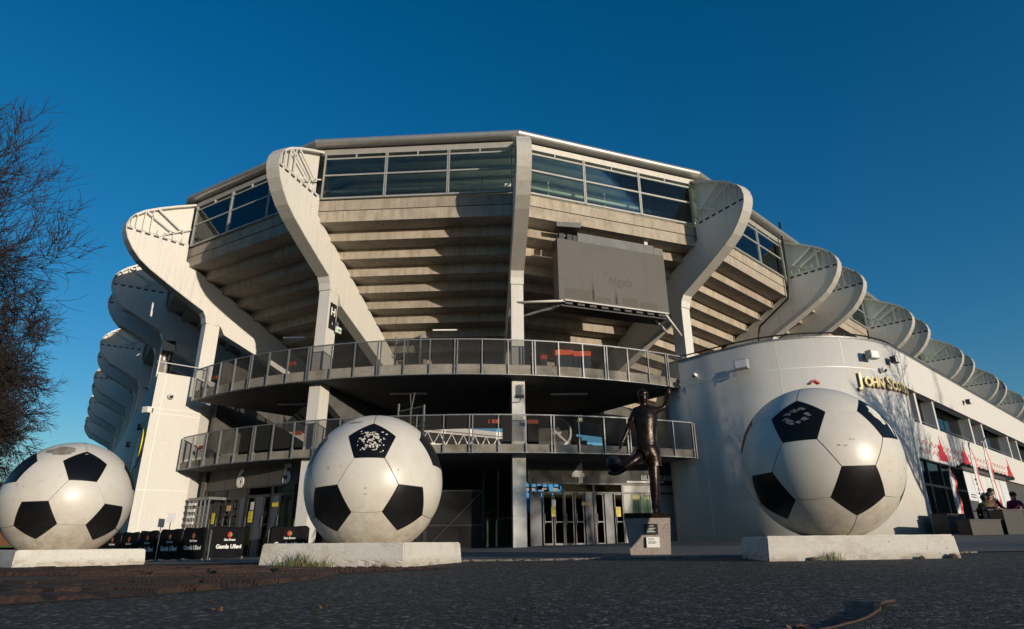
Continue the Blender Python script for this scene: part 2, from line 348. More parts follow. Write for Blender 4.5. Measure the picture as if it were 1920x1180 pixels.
o = mb.build('cobble_edging', 'cobble', org=(1, 10.8, .1)); tag(o, 'strip of small worn cobbles where the asphalt meets the paving', 'cobbles', kind='stuff')
# cracks in the asphalt
mb = MB(); p = Vector((.02, 2.0)); pts = []
for i in range(15):
    pts.append(p.copy()); p = p+Vector((random.uniform(-.05, .05), .13))
for a, b_ in zip(pts[:-1], pts[1:]):
    w0 = random.uniform(.002, .006)
    mb.add([(a.x-w0, a.y, G(*a)+.003), (a.x+w0, a.y, G(*a)+.003), (b_.x+w0, b_.y, G(*b_)+.003), (b_.x-w0, b_.y, G(*b_)+.003)], [(0, 1, 2, 3)])
o = mb.build('asphalt_crack', 'soil', org=(0, 3, 0)); o['kind'] = 'structure'

# ================================================================== stadium
UR, UL = Vector((.725, .689)).normalized(), Vector((-.566, .824)).normalized()
VL, VH, VC, VR = Vector((-15.1, 26.1)), Vector((-7.9, 21.9)), Vector((.3, 21.4)), Vector((8.25, 24.4))
stad = empty('stadium', (0, 30, 0), 'white and concrete football stadium with curved support fins and glazed top gallery', 'stadium')
FINS = {'L': (VL, -43), 'H': (VH, -17), 'C': (VC, 4), 'R': (VR, 31)}
right_s = [8.9, 12.5, 21.1, 24.5, 33.4, 36.8, 45.6, 49.0, 57.8, 61.2, 70.0, 73.4]
left_s = [6.9, 10.1, 19.6, 23.3, 30.3, 34.2, 41.6, 45.6, 53.2, 57.2]
for i, s_ in enumerate(right_s): FINS['R%d' % (i+2)] = (VR+UR*s_, 43.5)
for i, s_ in enumerate(left_s): FINS['L%d' % (i+2)] = (VL+UL*s_, -55.5)
# --- fin profile (r outward from the terrace edge, z)
outer = [(-1.22, 9.95), (-1.17, 10.22), (-1.02, 10.48), (-.45, 10.76), (.6, 11.30), (1.5, 11.80), (1.95, 12.12), (2.30, 12.50), (2.56, 12.90), (2.69, 13.25), (2.72, 13.52), (2.64, 13.84), (2.46, 14.12), (2.15, 14.42), (1.6, 14.78), (.9, 15.17), (.12, 15.57)]
iF = 10                                                          # index where the closed box ends
TH = .24
def fin_meshes(outer, cx0, cz, under):
    me = {}
    low = outer[:iF]+[(2.71, 13.42), (.12, 13.42), (.10, 12.62), (-10.6, 6.68), (-10.6, 6.05)]+under
    def build(key, mbd, mat, bev=0):
        m_ = bpy.data.meshes.new(key); m_.from_pydata(mbd.V, [], mbd.F); m_.materials.append(MT[mat])
        bm = bmesh.new(); bm.from_mesh(m_); bmesh.ops.recalc_face_normals(bm, faces=bm.faces); bm.to_mesh(m_); bm.free(); m_.update(); me[key] = m_
    q = MB(); q.prism([(r_, -TH, z) for r_, z in low], [(r_, TH, z) for r_, z in low]); build('support_fin', q, 'white_steel')
    q = MB(); q.box(cx0-.63, cx0, -TH, TH, -.3, cz-.02); build('column', q, 'white_steel')
    def strip(i0, i1, w_, t0, t1):
        q = MB(); pl = outer[i0:i1]
        nn = []
        for i in range(len(pl)):
            a, b_ = pl[max(i-1, 0)], pl[min(i+1, len(pl)-1)]; d = Vector((b_[0]-a[0], b_[1]-a[1])).normalized(); nn.append(Vector((d.y, -d.x)))
        for i in range(len(pl)-1):
            P = []
            for k in (i, i+1):
                for t_ in (t0, t1):
                    for y in (-w_, w_): P.append((pl[k][0]+nn[k].x*t_, y, pl[k][1]+nn[k].y*t_))
            q.add(P, [(0, 1, 5, 4), (2, 6, 7, 3), (0, 4, 6, 2), (1, 3, 7, 5)] + ([(0, 2, 3, 1)] if i == 0 else []) + ([(4, 5, 7, 6)] if i == len(pl)-2 else []))
        return q
    build('outer_band', strip(2, iF+3, TH+.03, -.002, .04), 'band_steel')
    build('top_flange', strip(iF+2, len(outer), TH, -.05, .038), 'white_steel')
    build('knee_plate', strip(0, 3, TH+.02, .002, .03), 'white_steel')
    web = outer[iF:]+[(.12, 13.44), (2.70, 13.44)]
    q = MB(); q.prism([(r_, -.02, z) for r_, z in web], [(r_, .02, z) for r_, z in web]); build('web_plate', q, 'white_steel')
    bars = [((1.61, 14.72), (.45, 13.98), .09), ((2.05, 14.42), (.85, 13.80), .08), ((.14, 14.25), (1.30, 13.56), .05), ((.14, 13.47), (2.69, 13.47), .06)]
    for r_ in (.45, .85, 1.2, 1.5, 1.8, 2.1, 2.38, 2.58):
        top = np.interp(-r_, [-a for a, _ in outer[iF:]], [b_ for _, b_ in outer[iF:]])
        zt = top-.04 if r_ > 1.75 else 13.5+.25
        bars.append(((r_, 13.46), (r_-.02 if r_ < 1.75 else r_, zt), .04))
    me['struts'] = []
    for i, (a, b_, w_) in enumerate(bars):
        for sgn in (-1, 1):
            q = MB(); q.bar((a[0], sgn*(TH-.03), a[1]), (b_[0], sgn*(TH-.03), b_[1]), w_, .05, (0, 1, 0)); k = 'strut%d%d' % (i, sgn); build(k, q, 'white_steel'); me[k].name = 'strut'; me['struts'].append(me[k])
    q = MB()
    for r_ in np.arange(.32, 2.6, .36):
        for sgn in (-1, 1): q.box(r_, r_+.22, sgn*TH-.004, sgn*TH+.004, 13.31, 13.40)
    build('ledge_gaps', q, 'black_plastic')  # shade in the gaps of the ledge, put on as thin black boxes
    return me
FM = fin_meshes(outer, -1.22, 9.95, [(-4.9, 8.42), (-4.2, 8.72), (-2.1, 9.55), (-1.9, 9.90)])
outer_w = [(-.10, 10.75), (-.06, 10.95), (.06, 11.15), (.45, 11.37), (1.0, 11.66), (1.6, 12.0)]+outer[6:]
FMW = fin_meshes(outer_w, -.10, 10.75, [(-4.9, 8.42), (-2.1, 9.6), (-.9, 10.1), (-.76, 10.5)])
def place(me, name, parent, M=None):
    o = bpy.data.objects.new(name, me); COL.objects.link(o); o.parent = parent
    if M is not None: o.matrix_local = Matrix.Translation(-ORG[parent.name]) @ M
    return o
for key, (P, az) in FINS.items():
    fm = FMW if key[0] == 'L' and len(key) > 1 else FM
    f = place(fm['support_fin'], 'support_fin', stad, frame(P, az))
    for k in ('column', 'outer_band', 'knee_plate', 'top_flange', 'web_plate', 'ledge_gaps'):
        o = bpy.data.objects.new(k, fm[k]); COL.objects.link(o); o.parent = f
        if k == 'ledge_gaps': o['kind'] = 'stuff'
    near = key in ('L', 'H', 'C', 'R', 'R2', 'R3', 'L2', 'L3', 'L4', 'R4', 'R5')
    for sm in fm['struts']:
        if near or random.random() < .8:
            o = bpy.data.objects.new('strut', sm); COL.objects.link(o); o.parent = f

# --- bays: steps, parapet, glazing, roof edge
STEP_R, STEP_Z, Z0 = .8, .445, 12.38
def bay(a, b_, nsteps, panels, detail=True, pad=.26):
    (PA, azA), (PB, azB) = FINS[a], FINS[b_]
    u = (PB-PA).normalized(); Lb = (PB-PA).length; nb = Vector((u.y, -u.x))
    nA = Vector((math.sin(R(azA)), -math.cos(R(azA)))); nB = Vector((math.sin(R(azB)), -math.cos(R(azB))))
    cA, cB = max(.6, nA.dot(nb)), max(.6, nB.dot(nb))
    def E(P, n, c_, r_, z): q = P+n*(r_/c_); return (q.x, q.y, z)
    def beam(poly, name, mat):
        q = MB(); q.prism([E(PA, nA, cA, r_, z) for r_, z in poly], [E(PB, nB, cB, r_, z) for r_, z in poly]); return q.build(name, mat, stad)
    for k in range(1, nsteps+1):
        r0, zk = -STEP_R*k, Z0-STEP_Z*k
        beam([(r0, zk), (r0, zk+STEP_Z+.06), (r0-.14, zk+STEP_Z+.06), (r0-.14, zk+.12), (r0-STEP_R-.07, zk+.12), (r0-STEP_R-.07, zk)], 'terrace_step', 'concrete')
    beam([(.0, Z0), (.0, 12.86), (-.2, 12.86), (-.2, Z0+.12), (-.87, Z0+.12), (-.87, Z0)], 'terrace_step', 'concrete')
    beam([(.02, 12.885), (.02, 13.34), (-.18, 13.34), (-.18, 12.885)], 'parapet_beam', 'concrete')
    # gallery floor and back wall
    beam([(-.19, 12.9), (-.19, 13.0), (-3.2, 13.0), (-3.2, 12.9)], 'gallery_floor', 'gallery_pale')
    beam([(-3.2, 12.9), (-3.2, 15.9), (-3.35, 15.9), (-3.35, 12.9)], 'gallery_wall', 'gallery_pale')
    beam([(-.14, 15.70), (-.14, 15.74), (-3.19, 15.78), (-3.19, 15.72)], 'gallery_ceiling', 'gallery_pale')
    for k_ in range(1, 4): beam([(-.8*k_, 15.55), (-.8*k_, 15.70), (-.8*k_-.12, 15.70), (-.8*k_-.12, 15.55)], 'ceiling_beam', 'gallery_pale')
    # roof: fascia beam, rounded edge, deck
    beam([(.10, 15.47), (.14, 15.70), (-.12, 15.70), (-.12, 15.47)], 'eaves_beam', 'frame_alu')
    ed = [(.34+.17*math.cos(t_), 15.90+.17*math.sin(t_)) for t_ in np.linspace(-2.2, 1.9, 10)]
    e_ = beam(ed+[(-.3, 16.02), (-.3, 15.74)], 'roof_edge', 'roof_metal')
    beam([(-.3, 15.76), (-.3, 15.98), (-9.5, 16.5), (-9.5, 16.3)], 'roof_deck', 'roof_dark')
    # glazing
    M = wallframe(PA+nb*.10, u); s0, s1 = pad, Lb-pad; n = panels; wd = (s1-s0)/n
    win = MB()
    for z in (13.40, 14.47, 15.26): win.box(s0, s1, -.04, .03, z-.035, z+.035, M)
    wo = win.build('gallery_window', 'frame_alu', stad)
    for i in range(n+1):
        q = MB(); s_ = s0+i*wd
        if 0 < i < n: q.box(s_-.055, s_-.012, -.05, .045, 13.36, 15.47, M); q.box(s_+.012, s_+.055, -.05, .045, 13.36, 15.47, M)
        else: q.box(s_-.03, s_+.03, -.05, .045, 13.36, 15.47, M)
        q.build('mullion', 'frame_alu', wo)
        if i < n:
            for z0, z1 in ((13.435, 14.435), (14.505, 15.225)):
                q = MB(); q.box(s_+.06, s_+wd-.06, -.006, .006, z0, z1, M); q.build('pane', 'window_glass', wo)
            if detail:
                q = MB(); q.box(s_+wd/2-.025, s_+wd/2+.025, -.05, .04, 15.29, 15.47, M); q.build('eaves_post', 'frame_alu', wo)
                q = MB(); q.box(s_+wd/2-.02, s_+wd/2+.02, -.75, -.71, 13.0, 14.6, M); q.build('inner_post', 'frame_alu', wo)
    if detail:
        q = MB(); q.tube([tuple(M @ Vector((s0, -.7, 14.12))), tuple(M @ Vector((s1, -.7, 14.12)))], .075, 8); q.build('service_pipe', 'white_steel', stad, True)
        q = MB(); q.tube([tuple(M @ Vector((s0, -.45, 13.62))), tuple(M @ Vector((s1, -.45, 13.62)))], .025, 6); q.build('inner_rail', 'white_steel', stad, True)
    return M
bay('L', 'H', 13, 3); bay('H', 'C', 13, 3); bay('C', 'R', 13, 3); bay('R', 'R2', 13, 3)
bay('R2', 'R3', 9, 1, False); bay('R3', 'R4', 9, 3)
rk = ['R%d' % i for i in range(4, 14)]
for a, b_ in zip(rk[:-1], rk[1:]): bay(a, b_, 4, 3 if (FINS[b_][0]-FINS[a][0]).length > 6 else 1, False)
def bay_left(a, b_, ns, n): return bay(b_, a, ns, n, False)
bay_left('L', 'L2', 9, 3); bay_left('L2', 'L3', 6, 1); bay_left('L3', 'L4', 6, 3)
lk = ['L%d' % i for i in range(4, 12)]
for a, b_ in zip(lk[:-1], lk[1:]): bay_left(a, b_, 4, 3 if (FINS[b_][0]-FINS[a][0]).length > 6 else 1)

# --- curved decks
DU, DL = ((-2.36, 39.49), 17.65), ((-1.63, 40.88), 19.02)
def arc(dk, th, dr=0): (cx, cy), r_ = dk; return (cx+(r_+dr)*math.sin(R(th)), cy-(r_+dr)*math.cos(R(th)))
def deck(dk, t0, t1, z0, z1, depth, name):
    n = 44; th = np.linspace(t0, t1, n+1)
    def swp(poly, nm, mat):
        q = MB(); k = len(poly); V = []
        for t_ in th:
            for r_, z in poly: V.append((*arc(dk, t_, r_), z))
        F = [(i*k+j, i*k+(j+1) % k, (i+1)*k+(j+1) % k, (i+1)*k+j) for i in range(n) for j in range(k)]+[tuple(range(k)), tuple(n*k+j for j in range(k))]
        q.add(V, F); return q.build(nm, mat, stad)
    swp([(0, z0), (0, z1), (-.16, z1), (-.16, z0)], 'deck_kerb', 'mossy_concrete')
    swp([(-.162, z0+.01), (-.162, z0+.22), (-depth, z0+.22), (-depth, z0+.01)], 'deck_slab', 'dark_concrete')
deck(DU, -39.6, 32.3, 6.08, 6.48, 10.5, 'upper'); deck(DL, -40.4, 27.0, 3.27, 3.57, 10.0, 'lower')

def railing(name, dk, t0, t1, zb, zt, npan, dbl, label):
    a = arc(dk, (t0+t1)/2); rl = empty(name, (a[0], a[1], zb), label, 'railing')
    th = np.linspace(t0, t1, npan+1)
    for i, t_ in enumerate(th):
        offs = (-.16, .16) if i % 3 == dbl else (0,)
        for of in offs:
            p = arc(dk, t_+of, .045); q = MB(); M = frame(p, t_); q.box(-.035, .035, -.02, .02, zb-.02, zt-.01, M); q.build('post', 'galvanised', rl)
            q = MB()
            for zz in (zb+.1, zb+.3): q.box(-.06, -.02, -.045, .045, zz-.035, zz+.035, M)
            q.build('bracket', 'galvanised', rl)
        if i < npan:
            p0, p1 = arc(dk, t_+.22, .02), arc(dk, th[i+1]-.22, .02)
            q = MB(); q.bar((*p0, (zb+.36+zt)/2), (*p1, (zb+.36+zt)/2), .008, zt-zb-.42); q.build('mesh_panel', 'mesh_panel', rl)
            q = MB(); q.bar((*arc(dk, t_, .03), zt), (*arc(dk, th[i+1], .03), zt), .045, .04); q.build('top_rail', 'galvanised', rl)
            q = MB(); q.bar((*arc(dk, t_, .05), zb+.005), (*arc(dk, th[i+1], .05), zb+.005), .03, .03); q.build('bottom_rail', 'galvanised', rl)
    return rl
railing('deck_railing', DU, -39.4, 32.0, 6.08, 7.42, 23, 1, 'curved galvanised railing with mesh panels along the upper deck')
railing('deck_railing', DL, -40.2, 26.6, 3.27, 4.60, 23, 2, 'curved galvanised railing with mesh panels along the lower deck')

# --- ground-floor entrance fronts
def leaf(parent, M, s0, s1, z0, z1, glassm='dark_glass', rail=1.05, fr='door_frame', w=.035):
    q = MB()
    q.box(s0, s0+w, -.03, .03, z0, z1, M); q.box(s1-w, s1, -.03, .03, z0, z1, M); q.box(s0+w, s1-w, -.03, .03, z1-w, z1, M); q.box(s0+w, s1-w, -.03, .03, z0, z0+w*2, M)
    if rail: q.box(s0+w, s1-w, -.028, .028, rail-.02, rail+.02, M)
    d = q.build('door', fr, parent)
    q = MB(); q.box(s0+w, s1-w, -.005, .005, z0+w, z1-w, M); q.build('pane', glassm, d)
    return d
def front(name, A, B, groups, label, clear=()):
    A, B = Vector(A), Vector(B); u = (B-A).normalized(); Lf = (B-A).length; M = wallframe(A, u)
    rt_ = empty(name, (A.x, A.y, .1), label, 'entrance')
    zb = min(G(*A), G(*B))
    q = MB(); q.box(0, Lf, -.15, .0, 2.50, 3.34, M); q.build('sign_band', 'dark_panel', rt_)
    for s_ in np.arange(1.4, Lf-.3, 1.4):
        q = MB(); q.box(s_-.008, s_+.008, .0, .006, 2.52, 3.30, M); q.build('band_joint', 'black_plastic', rt_)
    q = MB(); q.box(0, Lf, -.06, .05, 2.44, 2.50, M); q.box(0, Lf, -.05, .045, 2.10, 2.16, M); q.build('lintel', 'door_frame', rt_)
    for gi, (s0, s1, nl) in enumerate(groups):
        w_ = (s1-s0)/nl
        for i in range(nl+1):
            if i in (0, nl):
                q = MB(); q.box(s0+i*w_-.04, s0+i*w_+.04, -.06, .06, zb, 2.44, M); q.build('door_post', 'door_frame', rt_)
        for i in range(nl):
            if (i+gi) % 3 == 0 and nl > 2:
                q = MB(); q.box(s0+i*w_+.05, s0+(i+1)*w_-.02, -.02, .02, zb, 2.10, M); q.build('side_panel', 'dark_blue_panel', rt_)
            else:
                d = leaf(rt_, M, s0+i*w_+.045, s0+(i+1)*w_-.015, zb+.04, 2.09)
                q = MB(); q.bar(tuple(M @ Vector((s0+i*w_+.1, .06, .95))), tuple(M @ Vector((s0+i*w_+.1, .06, 1.35))), .025); q.build('handle', 'galvanised', d)
        if gi not in clear:
            q = MB(); q.box(s0+.05, s1-.05, -.006, .006, 2.17, 2.43, M); q.build('transom_pane', 'dark_glass', rt_)
    return M, rt_
ML, frontL = front('entrance_front', (-13.1, 27.25), (-8.05, 23.9), [(.15, 1.55, 3), (1.55, 3.05, 3), (3.05, 4.6, 3), (4.6, 5.9, 3)], 'glazed entrance doors under gate numbers 6 and 5 at left')
MR, frontR = front('entrance_front', (.55, 24.55), (7.0, 26.1), [(.1, 1.4, 3), (1.4, 2.65, 3), (2.65, 3.85, 3)], 'glazed entrance doors under gate number 4', clear=(0,))
# ticket office at the right end of that front
q = MB(); q.box(3.9, 6.6, -.12, -.02, .15, 1.25, MR); q.box(3.9, 4.25, -.12, -.02, 1.25, 2.1, MR); q.box(5.45, 6.6, -.12, -.02, 1.25, 2.1, MR); q.box(3.9, 6.6, -.12, -.02, 2.17, 2.43, MR); q.build('office_wall', 'frame_alu', frontR)
q = MB(); q.box(4.25, 5.45, -.2, -.18, 1.25, 2.1, MR); q.build('office_blind', 'poster_white', frontR)
for s0 in (4.25, 4.65, 5.05):
    q = MB(); q.box(s0+.02, s0+.38, -.06, -.05, 1.27, 2.08, MR); p = q.build('pane', 'office_glass', frontR)
    q = MB(); q.box(s0, s0+.02, -.08, .0, 1.25, 2.1, MR); q.box(s0, s0+.4, -.08, .0, 1.25, 1.27, MR); q.box(s0, s0+.4, -.08, .0, 2.08, 2.1, MR); q.build('window_frame', 'galvanised', frontR)
q = MB(); text_on(q, 'BILJETTKASSA', .27, MR, 5.45, 2.72, .012, .006, .92, .02)
tag(q.build('ticket_sign', 'letter_white', org=tuple(MR @ Vector((5.45, 0, 2.72)))), 'white capital letters of the ticket office sign above the ticket window', 'sign')
q = MB(); q.box(4.1, 5.7, .001, .006, 2.535, 2.60, MR); tag(q.build('opening_hours_strip', 'letter_grey', org=tuple(MR @ Vector((4.9, 0, 2.57)))), 'thin pale strip of small print below the ticket sign', 'sign')
for ch, M_, s_, lab in (('6', ML, 2.4, 'large grey gate number 6 on the dark band, leftmost number'), ('5', ML, 5.35, 'large grey gate number 5 in shade beside the white column'), ('4', MR, 2.05, 'large grey gate number 4 on the dark band right of the middle column')):
    q = MB(); text_on(q, ch, 1.0, M_, s_, 2.83, .012, .035, 1.0, .004)
    tag(q.build('gate_number', 'letter_white', org=tuple(M_ @ Vector((s_, 0, 2.9)))), lab, 'sign', 'gate numbers over the entrance doors')
def notice(M_, s_, z_, w_, h_, mat, lab, print_=None, org=None):
    q = MB(); q.box(s_-w_/2, s_+w_/2, .062, .067, z_-h_/2, z_+h_/2, M_); o = q.build('notice', mat, org=tuple(M_ @ Vector((s_, .06, z_)))); tag(o, lab, 'notice', 'paper notices on the doors')
    q = MB(); n = max(2, int(h_/.06))
    for i in range(n):
        zz = z_+h_*.36-h_*.72*i/(n-1); q.box(s_-w_*.36, s_+w_*random.uniform(.05, .36), .0675, .0685, zz-.006, zz+.006, M_)
    q.build('print', 'dark_steel' if mat != 'dark_steel' else 'paper', o)
notice(MR, .98, 1.42, .17, .36, 'yellow_paint', 'yellow notice on the door below gate 4, left one'); notice(MR, 1.0, 1.73, .16, .26, 'paper', 'small white notice above the left yellow notice at gate 4')
notice(MR, 3.62, 1.42, .20, .36, 'yellow_paint', 'yellow notice on the door just left of the statue pedestal'); notice(MR, 2.3, 1.72, .34, .15, 'tan_board', 'tan strip notice on the doors midway below gate 4')
notice(ML, .95, 1.35, .22, .42, 'yellow_paint', 'yellow notice behind the turnstile, leftmost yellow notice'); notice(ML, 3.45, 1.35, .26, .42, 'yellow_paint', 'yellow notice on the door between gate numbers 6 and 5')
notice(ML, 3.48, 1.75, .2, .3, 'paper', 'white notice above the yellow one between gates 6 and 5'); notice(ML, 1.95, 1.72, .3, .22, 'tan_board', 'tan notice on the door below gate number 6'); notice(ML, 4.9, 1.75, .36, .16, 'yellow_paint', 'small dim yellow strip on the doors below gate number 5')
# --- steel gates behind the middle ball
gt = empty('steel_gate', (-4, 24.4, .15), 'grey steel gate with diagonal braces left of the middle column', 'gate')
MG = wallframe((-7.6, 24.35), (1, .02)); zg = .1
for s_ in (0, 1.4, 2.8, 4.25, 4.3, 6.45, 7.0): q = MB(); q.box(s_-.035, s_+.035, -.03, .03, zg, 3.26, MG); q.build('gate_post', 'dark_steel' if s_ > 6 else 'door_frame', gt)
for s0, s1 in ((0, 1.4), (1.4, 2.8), (2.8, 4.25), (4.3, 6.45)):
    for z_ in (zg+.03, .95, 2.2): q = MB(); q.box(s0+.04, s1-.04, -.025, .025, z_-.025, z_+.025, MG); q.build('gate_rail', 'door_frame', gt)
    q = MB(); q.box(s0+.04, s1-.04, -.004, .004, zg+.05, 2.18, MG); q.build('gate_mesh', 'mesh_panel', gt)
for s0, s1 in ((2.85, 4.2), (6.4, 4.35)):
    q = MB(); q.bar(tuple(MG @ Vector((s0, .03, 2.17))), tuple(MG @ Vector((s1, .03, zg+.06))), .06, .04); q.build('diagonal_brace', 'door_frame', gt)
# camera-surveillance sign on the gate
q = MB(); q.box(3.55, 3.97, .035, .045, 1.18, 1.86, MG); cs = q.build('surveillance_sign', 'paper', org=tuple(MG @ Vector((3.76, .04, 1.5)))); tag(cs, 'white sign with a black camera symbol on the steel gate', 'sign')
q = MB(); q.box(3.66, 3.87, .0455, .049, 1.61, 1.63, MG); q.box(3.66, 3.87, .0455, .049, 1.39, 1.41, MG); q.box(3.66, 3.68, .0455, .049, 1.41, 1.61, MG); q.box(3.85, 3.87, .0455, .049, 1.41, 1.61, MG)
q.bar(tuple(MG @ Vector((3.70, .048, 1.50))), tuple(MG @ Vector((3.82, .048, 1.57))), .006, .05); q.box(3.755, 3.775, .0455, .049, 1.42, 1.53, MG)
for z_ in (1.78, 1.74, 1.70, 1.30, 1.26): q.box(3.62, 3.62+random.uniform(.2, .28), .0455, .048, z_-.007, z_+.007, MG)
q.build('camera_symbol', 'black_plastic', cs)

# --- concourse: floors, back walls with the openings to the pitch
def wall_arc(r_, t0, t1, z0, z1, name, mat, n=6, th=.25):
    cx, cy = DL[0]; q = MB(); tt = np.linspace(t0, t1, n+1)
    def P(t_, rr): return (cx+rr*math.sin(R(t_)), cy-rr*math.cos(R(t_)))
    V = []
    for t_ in tt: V += [(*P(t_, r_), z0), (*P(t_, r_), z1), (*P(t_, r_-th), z1), (*P(t_, r_-th), z0)]
    F = [(i*4+j, i*4+(j+1) % 4, (i+1)*4+(j+1) % 4, (i+1)*4+j) for i in range(n) for j in range(4)]+[(0, 1, 2, 3), tuple(n*4+j for j in range(4))]
    q.add(V, F); return q.build(name, mat, stad)
RB = 10.0
def th_of(x): return math.degrees(math.asin((x-DL[0][0])/RB))
a0, a1, a2, a3 = th_of(-4.7), th_of(-.35), th_of(2.9), th_of(4.95)
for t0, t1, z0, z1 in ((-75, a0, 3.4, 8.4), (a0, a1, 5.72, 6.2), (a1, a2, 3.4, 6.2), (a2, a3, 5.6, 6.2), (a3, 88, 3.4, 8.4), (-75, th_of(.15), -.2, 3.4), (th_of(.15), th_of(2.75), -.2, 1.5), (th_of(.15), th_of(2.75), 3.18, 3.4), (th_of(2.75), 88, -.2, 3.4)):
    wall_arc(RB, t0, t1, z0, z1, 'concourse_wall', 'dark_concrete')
# sloping raker walls and lit stair flank seen between the decks
for key in ('H', 'C'):
    P, az = FINS[key]; M = frame(P, az)
    q = MB(); poly = [(-1.9, 6.0), (-1.9, 5.5), (-6.5, 3.6), (-9.5, 3.6), (-9.5, 6.0)]
    q.prism([tuple(M @ Vector((r_, -.16, z))) for r_, z in poly], [tuple(M @ Vector((r_, .16, z))) for r_, z in poly]); q.build('cross_wall', 'dark_concrete', stad)
st = empty('concrete_stair', (3.8, 32.0, 3.6), 'beige concrete stair seen through the concourse opening right of the middle column', 'stair')
for i in range(7):
    q = MB(); q.box(2.9+i*.27, 3.2+i*.27, 31.6, 32.6, 3.5, 5.55-i*.2); q.build('step', 'concrete', st)
s2 = empty('stair_flight', (-9.5, 27.2, 3.5), 'white lit stair flank with dark handrail between the decks at left', 'stair')
q = MB(); q.prism([(-9.9, 27.1, 5.45), (-9.2, 26.9, 6.0), (-8.3, 26.6, 6.0), (-8.3, 26.6, 5.2), (-9.0, 26.8, 4.45), (-9.9, 27.1, 5.0)], [(-9.8, 27.4, 5.45), (-9.1, 27.2, 6.0), (-8.2, 26.9, 6.0), (-8.2, 26.9, 5.2), (-8.9, 27.1, 4.45), (-9.8, 27.4, 5.0)]); q.build('flank', 'white_plaster', s2)
for dz in (0, .25): q = MB(); q.tube([(-9.7, 26.95, 5.7+dz), (-8.2, 26.5, 4.5+dz)], .03, 6); q.build('handrail', 'dark_steel', s2)
# ground-floor end walls that close the recess at both sides
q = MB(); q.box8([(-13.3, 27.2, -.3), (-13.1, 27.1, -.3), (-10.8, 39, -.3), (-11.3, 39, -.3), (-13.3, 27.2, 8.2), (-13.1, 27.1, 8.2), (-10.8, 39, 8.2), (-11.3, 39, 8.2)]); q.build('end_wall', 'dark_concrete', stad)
# no-smoking roundels on the concourse cross walls
def roundel(c, nrm, rad, lab):
    nrm = Vector(nrm).normalized(); x = Vector((0, 0, 1)).cross(nrm).normalized(); y = Vector((0, 0, 1)); c = Vector(c); q = MB(); k = 40
    V = []; F = []
    for i in range(k):
        a = 2*math.pi*i/k
        for rr in (rad, rad*.86): V.append(tuple(c+x*math.cos(a)*rr+y*math.sin(a)*rr))
        F.append((2*i, 2*i+1, (2*i+3) % (2*k), (2*i+2) % (2*k)))
    q.add(V, F); d = (x*-.62+y*.62)*rad; w_ = (x+y).normalized()*rad*.07
    q.add([tuple(c+d+w_), tuple(c+d-w_), tuple(c-d-w_), tuple(c-d+w_)], [(0, 1, 2, 3)])
    q.add([tuple(c+x*a*rad+y*b_*rad+nrm*.002) for a, b_ in ((-.45, .06), (.3, .06), (.3, -.08), (-.45, -.08))], [(0, 1, 2, 3)])
    tag(q.build('no_smoking_sign', 'letter_grey', org=tuple(c)), lab, 'sign', 'no smoking roundels on the concourse walls')
roundel((2.05, 29.2, 5.15), (-.1, -1, 0), .72, 'faint large no smoking roundel on the dark wall right of the middle column')
roundel((-6.6, 29.2, 4.95), (-.1, -1, 0), .72, 'faint large no smoking roundel on the dark wall behind the middle ball')
q = MB(); q.box(1.2, 2.9, 29.215, 29.4, 4.3, 6.05); q.build('cross_wall', 'dark_concrete', stad)
q = MB(); q.box(-7.45, -5.75, 29.215, 29.4, 4.1, 5.8); q.build('cross_wall', 'dark_concrete', stad)

# --- pitch, seat bank and far stand seen through the openings
o = MB().box(-60, 60, 45, 125, .3, .42).build('pitch', 'pitch_grass', org=(0, 85, .3)); o['kind'] = 'structure'
sb = empty('seat_bank', (4, 56, .4), 'bank of blue and white stadium seats seen through the doors of gate 4', 'seating')
q = MB()
for i in range(16): q.box(-8, 16, 52+i*.8, 52.8+i*.8, .4, 1.6+i*.42)
q.build('terrace', 'concrete', sb)
for mt_, pr in (('seat_blue', 0), ('seat_white', 1)):
    q = MB()
    for i in range(16):
        for j in range(44):
            if (random.random() < .2) == bool(pr):
                x, y, z = -7.5+j*.52, 52.35+i*.8, 1.6+i*.42
                q.box(x-.2, x+.2, y+.2, y+.25, z+.18, z+.62); q.box(x-.2, x+.2, y-.1, y+.2, z+.14, z+.2)
    q.build('seats', mt_, sb)['kind'] = 'stuff'
fs = empty('far_stand', (-10, 128, .4), 'far stand roof with white lattice truss seen through the concourse opening', 'stand')
pa, pb = Vector((-44, 112, 0)), Vector((8, 146, 0)); dd = (pb-pa).normalized(); Lt = (pb-pa).length; nn_ = Vector((dd.y, -dd.x, 0))
q = MB(); q.bar(pa+Vector((0, 0, 23.0)), pb+Vector((0, 0, 23.0)), 1.0, .9); q.build('roof_fascia', 'white_plaster', fs)
q = MB(); q.box8([tuple(pa+Vector((0, 0, 22.4))), tuple(pb+Vector((0, 0, 22.4))), tuple(pb-nn_*25+Vector((0, 0, 20.0))), tuple(pa-nn_*25+Vector((0, 0, 20.0))), tuple(pa+Vector((0, 0, 22.6))), tuple(pb+Vector((0, 0, 22.6))), tuple(pb-nn_*25+Vector((0, 0, 20.3))), tuple(pa-nn_*25+Vector((0, 0, 20.3)))]); q.build('roof', 'roof_metal', fs)
q = MB(); q.bar(pa+nn_*.5+Vector((0, 0, 22.1)), pb+nn_*.5+Vector((0, 0, 22.1)), .3); q.bar(pa+nn_*.5+Vector((0, 0, 19.6)), pb+nn_*.5+Vector((0, 0, 19.6)), .35); q.build('truss_chord', 'white_plaster', fs)
n = 44
